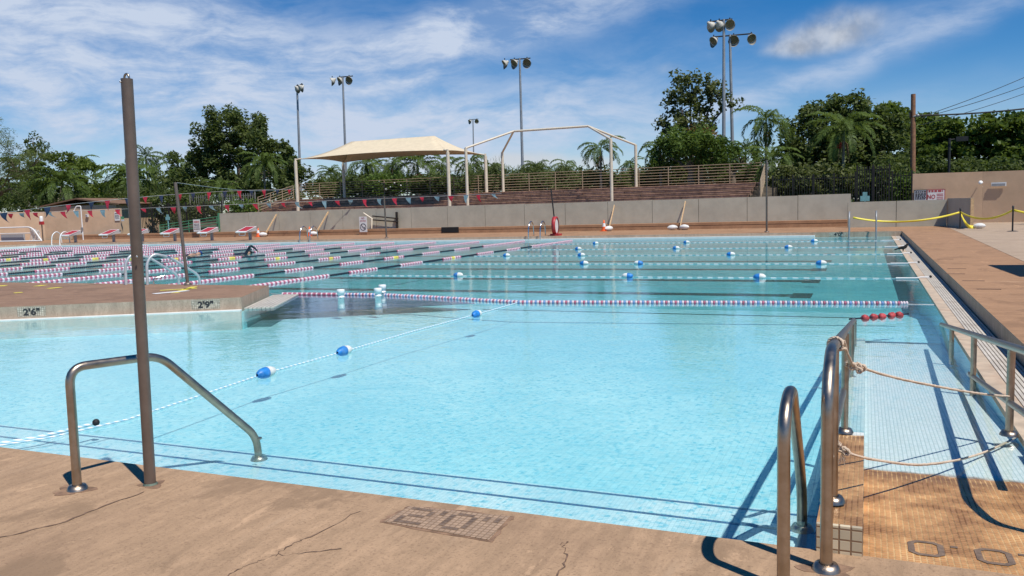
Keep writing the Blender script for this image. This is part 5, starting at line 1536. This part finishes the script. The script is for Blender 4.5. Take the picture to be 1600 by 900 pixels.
def crown_points(rg, lobes, n, nclump, csize, inner=.45, flat=1.0):
    vol = np.array([(l[1][0]*l[1][1]*l[1][2])**.66 for l in lobes]); pr = vol/vol.sum()
    pts, tones, tips = [], [], []
    for l, p in zip(lobes, pr):
        k = max(3, int(nclump*p)); m = max(20, int(n*p))
        u = rg.normal(size=(k, 3)); u /= np.linalg.norm(u, axis=1, keepdims=True)
        r = rg.uniform(inner, 1.05, (k, 1))**.6
        cc = np.array(l[0])+u*r*np.array(l[1])
        tn = rg.uniform(0, 1, k)
        cs = csize*rg.uniform(.5, 1.3, (k, 1))
        idx = rg.integers(0, k, m)
        q = rg.normal(size=(m, 3)); q /= np.linalg.norm(q, axis=1, keepdims=True); q *= rg.uniform(0, 1, (m, 1))**.45
        q[:, 2] *= flat
        pts.append(cc[idx]+q*cs[idx]); tones.append(np.clip(tn[idx]*.55+rg.uniform(0, .5, m), 0, 1)); tips.append(cc)
    return np.vstack(pts), np.concatenate(tones), tips

def px_lobes(rg, ells, Y, depth=.8, jit=1.0):
    out = []
    for (x, y, rx, ry) in ells:
        yy = Y+rg.uniform(-jit, jit); c = atY(x, y, yy); s = yy/ (FPX*ray(x, y)[1])
        c = np.array([c[0], yy, c[2]]); sc = np.linalg.norm(c-[0, 0, H])/FPX
        out.append((c, (rx*sc, rx*sc*depth, ry*sc)))
    return out

def limb(mb, a, b, r0, r1, rg, n=5):
    a, b = np.array(a), np.array(b); L_ = np.linalg.norm(b-a); P = []
    for i in range(n+1):
        s = i/n; p = a+(b-a)*s; p = p+rg.normal(size=3)*L_*.035*math.sin(math.pi*s); p[2] += L_*.06*math.sin(math.pi*s); P.append(tuple(p))
    mb.tube(P, [r0+(r1-r0)*i/n for i in range(n+1)], 7)

def tree(name, label, cat, ells, Y, zb, n, m, leaf=.34, nclump=60, csize=.9, base_px=None, seed=0, group=None, trunk=.28, inner=.45, flat=1.0, aspect=.5, droop=0.0, depth=.8, forks=9, jit=1.0, up=.5):
    rg = np.random.default_rng(seed+11)
    lobes = px_lobes(rg, ells, Y, depth, jit)
    allc = np.mean([l[0] for l in lobes], 0)
    bx = allc[0] if base_px is None else atY(base_px, 300, Y)[0]
    t = thing(name, label, cat, (bx, Y, zb), group)
    pts, tone, tips = crown_points(rg, lobes, n, nclump, csize, inner, flat)
    v = leaves(rg, pts, leaf, aspect, up, droop)-np.array([bx, Y, zb])
    me = mesh_np('crown', v, len(pts), tone, m); o = bpy.data.objects.new('crown', me); COL.objects.link(o); o.parent = t
    tr = MB(); fz = zb+(allc[2]-zb)*.42
    fk = np.array([bx, Y, fz]); limb(tr, (bx, Y, zb-.1), fk, trunk, trunk*.7, rg)
    allt = np.vstack(tips); sel = rg.choice(len(allt), min(forks*3, len(allt)), replace=False)
    mids = [np.array(l[0])*.75+fk*.25 for l in lobes]
    for q in mids: limb(tr, fk, q, trunk*.55, trunk*.22, rg)
    for i in sel:
        q = allt[i]; k = int(np.argmin([np.linalg.norm(q-mm) for mm in mids])); limb(tr, mids[k], q, trunk*.2, trunk*.05, rg, 3)
    part(tr, 'trunk', K['bark'], t)
    return t

def frond_faces(rg, L_, arch, nl, leaf, wl, vshape=.5):
    """one feather frond along +X from the origin, arching up then down; returns quads"""
    V, T = [], []
    P = []
    for i in range(13):
        s = i/12; a = math.radians(arch[0]+(arch[1]-arch[0])*s)
        if i == 0: P.append(np.zeros(3)); continue
        P.append(P[-1]+np.array([math.cos(a), 0, math.sin(a)])*L_/12)
    P = np.array(P)
    for i in range(nl):
        s = .10+.90*(i+.5)/nl; f = s*12; k = min(int(f), 11); p = P[k]+(P[k+1]-P[k])*(f-k); tg = P[k+1]-P[k]; tg /= np.linalg.norm(tg)
        ll = leaf*(math.sin(math.pi*min(1, .18+.82*s))**.7+.18)*rg.uniform(.85, 1.15)
        up = np.cross(np.array([0, 1, 0]), tg); up = -up if up[2] < 0 else up
        for sd in (-1, 1):
            dr = tg*.62+np.array([0, sd, 0])*.75+up*vshape*rg.uniform(.2, 1)
            dr /= np.linalg.norm(dr); mid = p+dr*ll*.5; end = p+dr*ll*.85+np.array([0, 0, -.42*ll*rg.uniform(.4, 1.4)])
            w = tg*wl
            V += [p, mid+w, end, mid-w]; T.append(rg.uniform(0, 1))
    # the midrib
    for k in range(12):
        w = np.array([0, .035*(1-k/14), 0]); V += [P[k]-w, P[k]+w, P[k+1]+w, P[k+1]-w]; T.append(.7)
    return np.array(V), np.array(T)

def palm_mesh(seed, L_=2.6, nf=15, leaf=.52, nl=36, wl=.05, spread=(80, -8), curl=120):
    rg = np.random.default_rng(seed); VV, TT = [], []
    for i in range(nf):
        s = i/(nf-1); e0 = spread[0]+(spread[1]-spread[0])*s+rg.uniform(-8, 8)
        v, t = frond_faces(rg, L_*rg.uniform(.85, 1.1), (e0, e0-curl*rg.uniform(.8, 1.25)), nl, leaf, wl)
        a = 2.39996*i+rg.uniform(-.25, .25); c, sn = math.cos(a), math.sin(a)
        r_ = np.array([[c, -sn, 0], [sn, c, 0], [0, 0, 1]]); VV.append(v@r_.T); TT.append(t*.7+.3*(1-s)*rg.uniform(.3, 1))
    V, T = np.vstack(VV), np.concatenate(TT)
    return mesh_np('fronds', V, len(T), T, L['palm'])
PM = [palm_mesh(1), palm_mesh(2, 2.6, 14, .56, 34, .055, (72, -25), 110), palm_mesh(3, 2.7, 19, .52, 36, .05, (86, 0), 95), palm_mesh(4, 2.5, 12, .5, 34, .05, (65, -40), 100)]
tk = MB(); tk.lathe([(.13, 0), (.105, .3), (.09, .8), (.095, 1.0)], 9); TRUNK = tk.build('trunk', K['palmbark']).data
bpy.data.objects.remove(bpy.data.objects['trunk'])
sk = MB(); sk.lathe([(.095, 0), (.12, .2), (.10, .6), (.05, .95)], 9); SHAFT = sk.build('crown_shaft', K['green']).data
SHAFT.materials[0] = mat('green_crownshaft', (.16, .20, .07), .5); bpy.data.objects.remove(bpy.data.objects['crown_shaft'])
dsk = MB(); rgd = random.Random(5)
for i in range(9):
    a = rgd.uniform(0, 6.28); r_ = rgd.uniform(.2, .5)
    dsk.tube([(0, 0, -.1), (math.cos(a)*r_*.6, math.sin(a)*r_*.6, -.35), (math.cos(a)*r_, math.sin(a)*r_, -1.0-rgd.uniform(0, .5))], [.05, .04, .01], 4)
SKIRT = dsk.build('dry_fronds', K['deadfrond']).data; bpy.data.objects.remove(bpy.data.objects['dry_fronds'])
bk = MB()
for i in range(16): bk.ball((rgd.uniform(-.16, .16), rgd.uniform(-.16, .16), rgd.uniform(-.3, .05)), .075, 5)
BERRY = bk.build('fruit_cluster', K['berry']).data; bpy.data.objects.remove(bpy.data.objects['fruit_cluster'])

def palm(px_, Y, rpx, zb, label, kind=0, skirt=False, fruit=None, seed=0, flat=1.0):
    """px_ = where the heart of the crown is seen, rpx = how far its fronds reach"""
    rr = random.Random(seed*7+3)
    c = atY(*px_, Y); flat = rr.uniform(.88, 1.1); s = rpx*np.linalg.norm(c-[0, 0, H])/FPX/2.05
    t = thing('palm_tree', label, 'palm tree', (c[0], Y, zb), 'palm trees behind the pool')
    def kid(me, name, z, sc, rz=0):
        o = bpy.data.objects.new(name, me); COL.objects.link(o); o.parent = t; o.location = (0, 0, z); o.scale = sc; o.rotation_euler = (0, 0, rz); return o
    h = max(.4, c[2]-zb)
    kid(PM[kind], 'fronds', h, (s, s, s*flat), rr.uniform(0, 6.28))
    kid(TRUNK, 'trunk', 0, (1.0, 1.0, max(.1, h-.6*s)))
    kid(SHAFT, 'crown_shaft', h-.7*s, (.9*s, .9*s, .8*s))
    if skirt: kid(SKIRT, 'dry_fronds', h-.5*s, (s, s, s))
    if fruit: kid(BERRY, 'fruit_cluster', h-.75*s, (s, s, s)).location = (fruit*s, -.35*s, h-.75*s)
    return t
BZ = 2.72
# --- right side
palm((1197, 190), 60, 43, BZ, 'tall arching palm right of the two tall floodlight poles', 0, False, .1, 1)
palm((1207, 250), 57, 37, BZ, 'lower bushy palm just below the tall arching palm', 2, True, None, 2)
palm((1318, 205), 58, 46, .1, 'pale green palm with dry fronds and red fruit before the dark right trees', 2, True, -.3, 3)
palm((938, 233), 62, 37, BZ, 'arching palm standing inside the bare canopy frame', 0, True, None, 4)
palm((1032, 232), 64, 34, BZ, 'palm at the left end of the green bush, right of the bare frame', 1, True, None, 5)
palm((885, 258), 72, 27, BZ, 'small dark palm left of the arching palm in the frame', 3, False, None, 6)
palm((1165, 236), 74, 26, BZ, 'small faint palm between the floodlight poles and the tall arching palm', 2, False, None, 7)
palm((985, 258), 74, 22, BZ, 'small dark palm low by the right rear post of the bare frame', 0, False, None, 8)
# --- behind the shade canopy
palm((572, 258), 63, 40, BZ, 'palm behind the left half of the cream canopy', 0, True, .35, 9)
palm((613, 254), 66, 34, BZ, 'second palm from the left under the cream canopy', 3, True, None, 10)
palm((652, 256), 63, 44, BZ, 'broad palm with orange fruit under the middle of the canopy', 2, False, .3, 11)
palm((690, 256), 67, 34, BZ, 'palm seen left of the two front posts of the canopies', 3, False, None, 12)
palm((735, 256), 66, 34, BZ, 'palm seen between the front and rear posts of the canopies', 1, True, None, 13)
palm((517, 272), 76, 22, BZ, 'small palm low behind the left canopy post', 2, False, None, 14)
palm((772, 262), 70, 24, BZ, 'small palm beside the rear left post of the bare frame', 1, False, None, 15)
palm((838, 268), 68, 26, BZ, 'small palm low in front of the floodlight pole in the bare frame', 2, False, None, 16)
# --- left side
palm((203, 275), 64, 50, .1, 'broad drooping palm right of the tall bronze pole base line', 1, False, None, 17)
palm((228, 248), 84, 30, .1, 'tall faint palm rising above the broad drooping palm', 0, False, None, 18)
palm((278, 258), 66, 34, .1, 'palm left of the big dark tree', 3, True, None, 19)
palm((412, 258), 60, 32, BZ, 'pale palm in front of the big dark tree', 2, False, None, 20)
palm((346, 296), 57, 24, 2.2, 'small bright palm low over the pale grey fence', 2, False, None, 21)
palm((98, 288), 58, 40, .1, 'low spreading palm behind the left tan wall', 2, False, None, 22)
palm((128, 250), 88, 20, .1, 'distant palm over the left green trees', 1, False, None, 23)

tree('broadleaf_tree', 'big dark broadleaf tree left of the cream canopy', 'tree',
     [(372, 212, 46, 40), (300, 258, 34, 26), (285, 285, 34, 18), (465, 285, 30, 16), (352, 205, 44, 36), (392, 200, 34, 30), (330, 238, 34, 32), (415, 238, 40, 36), (372, 250, 66, 42), (440, 258, 32, 30), (300, 235, 16, 14), (320, 275, 40, 26), (455, 268, 26, 22), (400, 282, 60, 22)],
     66, BZ, 30000, L['mango'], .36, 190, .85, 375, 1, inner=.5, forks=10)
tree('broadleaf_tree', 'tall sparse olive tree behind the bright bush, left of the twin floodlight poles', 'tree',
     [(1078, 135, 34, 24), (1052, 168, 24, 30), (1098, 165, 36, 34), (1142, 152, 15, 16), (1072, 200, 40, 20), (1115, 200, 16, 14), (1030, 192, 9, 6), (1060, 150, 16, 14), (1120, 140, 16, 12), (1050, 205, 18, 14)],
     70, BZ, 4200, L['olive'], .33, 150, .50, 1082, 2, inner=.1, aspect=.6, droop=.3)
tree('bush', 'dense bright green bush below the sparse olive tree', 'bush',
     [(1062, 226, 34, 22), (1095, 228, 40, 24), (1080, 214, 30, 12), (1040, 240, 24, 22), (1110, 245, 34, 20)], 62, BZ, 8500, L['bush'], .30, 100, .7, 1080, 3, inner=.5, aspect=.4, droop=.35)
tree('bush', 'light green bush left of the tall arching palm', 'bush', [(1140, 246, 26, 18), (1162, 248, 24, 18), (1120, 255, 22, 16)], 64, BZ, 3600, L['bush'], .26, 60, .55, 1145, 4, aspect=.35, droop=.2)
tree('bush', 'rust coloured shrub on top of the bright bush', 'bush', [(1092, 208, 26, 7), (1112, 218, 12, 8)], 62.5, BZ, 420, L['flame'], .24, 26, .4, 1095, 5, aspect=.4)
tree('broadleaf_tree', 'dark tree with ragged top right of the tall arching palm', 'tree',
     [(1268, 188, 24, 26), (1262, 225, 34, 36), (1325, 172, 32, 20), (1295, 196, 30, 28), (1250, 262, 34, 26), (1292, 250, 44, 36), (1234, 205, 10, 12)], 68, .1, 13500, L['mango'], .34, 140, .85, 1280, 6, inner=.5, aspect=.5)
tree('broadleaf_tree', 'dark tree behind the pale palm with dry fronds', 'tree',
     [(1352, 195, 32, 30), (1345, 235, 40, 40), (1385, 225, 34, 40), (1372, 262, 48, 24), (1330, 262, 40, 26)], 70, .1, 12500, L['mango'], .34, 130, .85, 1350, 7, inner=.5)
tree('rain_tree', 'wide dark green rain tree around the wooden utility pole', 'tree',
     [(1380, 188, 46, 20), (1420, 205, 46, 24), (1365, 215, 40, 24), (1410, 235, 56, 28), (1440, 232, 40, 28), (1395, 262, 60, 22)], 84, .1, 13500, L['rain'], .42, 150, 1.15, 1400, 8, inner=.5, flat=.42, forks=12, aspect=.62)
tree('rain_tree', 'wide domed rain tree filling the right edge behind the street lamp', 'tree',
     [(1545, 198, 62, 16), (1500, 212, 50, 18), (1590, 208, 46, 24), (1470, 225, 36, 18), (1525, 235, 70, 24), (1600, 245, 60, 28), (1480, 252, 50, 22), (1650, 225, 40, 36), (1560, 262, 80, 14)], 78, .1, 20000, L['rain'], .42, 210, 1.1, 1540, 9, inner=.5, flat=.40, forks=14, aspect=.62)
tree('rain_tree', 'wide yellowish green tree behind the left tan wall', 'tree',
     [(60, 264, 52, 22), (100, 266, 56, 24), (150, 276, 50, 26), (210, 285, 40, 24), (30, 290, 46, 26), (90, 300, 70, 22), (165, 300, 36, 20)], 74, .1, 17000, L['lime'], .36, 170, 1.0, 90, 10, inner=.5, flat=.5, aspect=.6)
tree('feathery_tree', 'pale feathery tree leaning in at the left edge', 'tree',
     [(-8, 205, 16, 26), (6, 235, 20, 18), (40, 250, 34, 18), (10, 262, 40, 24), (28, 285, 34, 24), (-30, 240, 40, 60), (70, 246, 14, 8)], 56, .1, 12500, L['feather'], .24, 130, .8, -20, 11, inner=.35, aspect=.22, droop=.35)
tree('broadleaf_tree', 'small dark tree top showing above the left feathery tree', 'tree', [(54, 222, 12, 10), (64, 232, 10, 10), (46, 236, 10, 8)], 86, .1, 700, L['mango'], .4, 24, .6, 58, 12)
# --- lower planting that closes the view under the crowns
def hedge(label, ells, Y, zb, n, m, leaf=.26, seed=0, aspect=.5, droop=.2, nclump=70, csize=.6, flat=1.0, cat='bush', name='bush'):
    return tree(name, label, cat, ells, Y, zb, int(n*1.5), m, leaf, int(nclump*1.5), csize, None, seed, 'shrubs in front of the trees', .07, .3, flat, aspect, droop, .6, 4)
hedge('dark shrub left of the white flowers under the canopy', [(560, 290, 34, 16), (520, 292, 40, 14)], 59, BZ, 3600, L['mango'], seed=31)
fl_ = hedge('shrub with white flowers under the cream canopy', [(610, 288, 26, 16), (590, 290, 22, 14)], 59.5, BZ, 3000, L['bush'], seed=32)
q = MB()
for k in range(13):
    c = atY(rnd.uniform(583, 632), rnd.uniform(283, 298), 58.4); q.ball(tuple(c), rnd.uniform(.06, .11), 4)
part(q, 'flowers', K['flower'], fl_)
hedge('dark shrub right of the white flowers under the canopy', [(665, 290, 34, 15), (700, 290, 30, 14)], 60, BZ, 3600, L['mango'], seed=33)
hedge('pale reedy plants behind the rail left of the bare frame', [(745, 284, 26, 18), (775, 280, 22, 22)], 60, BZ, 2600, L['feather'], .5, 34, .10, -.9)
hedge('pale reedy plants behind the rail inside the bare frame', [(830, 280, 40, 20), (875, 282, 30, 20)], 60, BZ, 3600, L['feather'], .55, 35, .10, -.9)
hedge('dark shrub at the foot of the arching palm in the frame', [(930, 285, 34, 18), (965, 288, 30, 14)], 63, BZ, 3000, L['mango'], seed=36)
hedge('dark shrub under the palm at the left end of the bright bush', [(1010, 278, 34, 20), (1050, 268, 40, 22)], 66, BZ, 3600, L['mango'], seed=37)
hedge('dark shrub under the bright bush', [(1095, 266, 40, 18), (1140, 272, 40, 16), (1175, 272, 26, 16)], 67, BZ, 4000, L['mango'], seed=38)
hedge('mixed shrub behind the dark picket fence', [(1235, 285, 34, 20), (1285, 284, 40, 22)], 55, .1, 4200, L['olive'], seed=39)
hedge('dark shrub behind the tall picket gate panel', [(1335, 285, 34, 24), (1375, 288, 34, 24), (1410, 285, 26, 24)], 56, .1, 4600, L['mango'], seed=40)
hedge('light leafy shrub growing through the short picket panel', [(1412, 296, 14, 16)], 52, .1, 900, L['bush'], .22, 41)
hedge('dark hedge under the rain tree behind the right tan wall', [(1470, 268, 40, 12), (1540, 268, 60, 12), (1610, 266, 50, 14)], 62, .1, 4200, L['mango'], seed=42)
hedge('dry brownish shrub behind the green rails', [(318, 335, 30, 14), (285, 345, 24, 12)], 51, .1, 2200, L['olive'], .2, 43)
hedge('dark hedge under the big dark tree', [(320, 300, 50, 18), (380, 300, 50, 18), (440, 296, 36, 18)], 62, BZ, 4600, L['mango'], seed=44)
hedge('dark hedge behind the left picket fence', [(215, 320, 34, 22), (260, 322, 34, 24), (300, 318, 30, 18)], 56, .1, 4800, L['mango'], seed=45)
hedge('dark hedge behind the left tan wall', [(30, 315, 50, 16), (110, 318, 60, 14), (180, 312, 40, 18)], 60, .1, 4600, L['mango'], seed=46)
hedge('bright leafy plant at the left end of the taupe wall', [(385, 326, 14, 8), (398, 328, 10, 6), (368, 322, 12, 6)], 49, 1.2, 700, L['bush'], .26, 47, .4, -.3)
hedge('yellow green shrub glowing behind the slim island pole', [(250, 290, 30, 18), (285, 296, 18, 14)], 70, .1, 1800, L['feather'], seed=48)
hedge('long dark hedge closing the view behind the bleacher railing', [(520+x*46, 289-x*.5, 34, 17) for x in range(15)], 72, BZ, 14000, L['mango'], .34, 50, .5, .2, 260, .7)
hedge('second dark hedge behind the left trees', [(20+x*46, 306-x*1.2, 34, 18) for x in range(10)], 76, .1, 9000, L['mango'], .36, 51, .5, .2, 180, .8)
# distant belt of trees that meets the horizon
rg = np.random.default_rng(77)
bp = []
for k in range(230):
    a = rg.uniform(-1.25, .65); d = rg.uniform(150, 210); bp.append(((math.sin(a)*d, math.cos(a)*d, rg.uniform(1.5, 4)), (rg.uniform(4, 9), rg.uniform(4, 8), rg.uniform(2.5, 4.5))))
pts, tone, _ = crown_points(rg, bp, 26000, 1400, 1.8, .3)
me = mesh_np('far_trees', leaves(rg, pts, 1.1), len(pts), tone, L['mango']); o = bpy.data.objects.new('far_trees', me); COL.objects.link(o)
tag(o, 'far belt of trees beyond everything else', 'trees', None, 'stuff')

# things just outside the picture whose shadows fall into it
t = thing('shadow_panel', 'unseen flat panel on a pole added for its shadow on the right deck', 'shadow panel', (5.1, 15.0, DK))  # panel added out of view to throw the triangular deck shadow
sh = [at(1553, 414, DK+.001), at(1577, 431, DK)]
hz_ = 2.6; off = Vector((.87, -.49))*(hz_/math.tan(SUN_EL))
cx0 = sh[0][0]+off.x; cy0 = sh[0][1]+off.y; cy1 = sh[1][1]+off.y-.2; cx1 = sh[1][0]+off.x
part(MB().prism([(cx0-.1, cy0), (cx0+3, cy0+.2), (cx1+3, cy1-.1), (cx1+.15, cy1)], DK+hz_, DK+hz_+.04), 'canopy', K['fabric'], t)  # flat panel, outline carried back along the sun from the wanted shadow
part(MB().tube([(cx0+1.5, (cy0+cy1)/2, DK), (cx0+1.5, (cy0+cy1)/2, DK+hz_)], .04, 8), 'pole', K['galv'], t)
def off_palm(X, Y, zc, rpx, lab, kind, sd):
    v = np.array([X, Y, zc-H]); zz = v@FWD; palm((800+FPX*(v@RT)/zz, 450-FPX*(v@UP)/zz), Y, rpx, DK, lab, kind, False, None, sd)
off_palm(10.9, 43.6, 5.6, 66, 'palm just outside the right edge shading the tan wall', 1, 61)
off_palm(12.2, 42.2, 4.6, 60, 'second palm outside the right edge, lower than its neighbour', 0, 62)
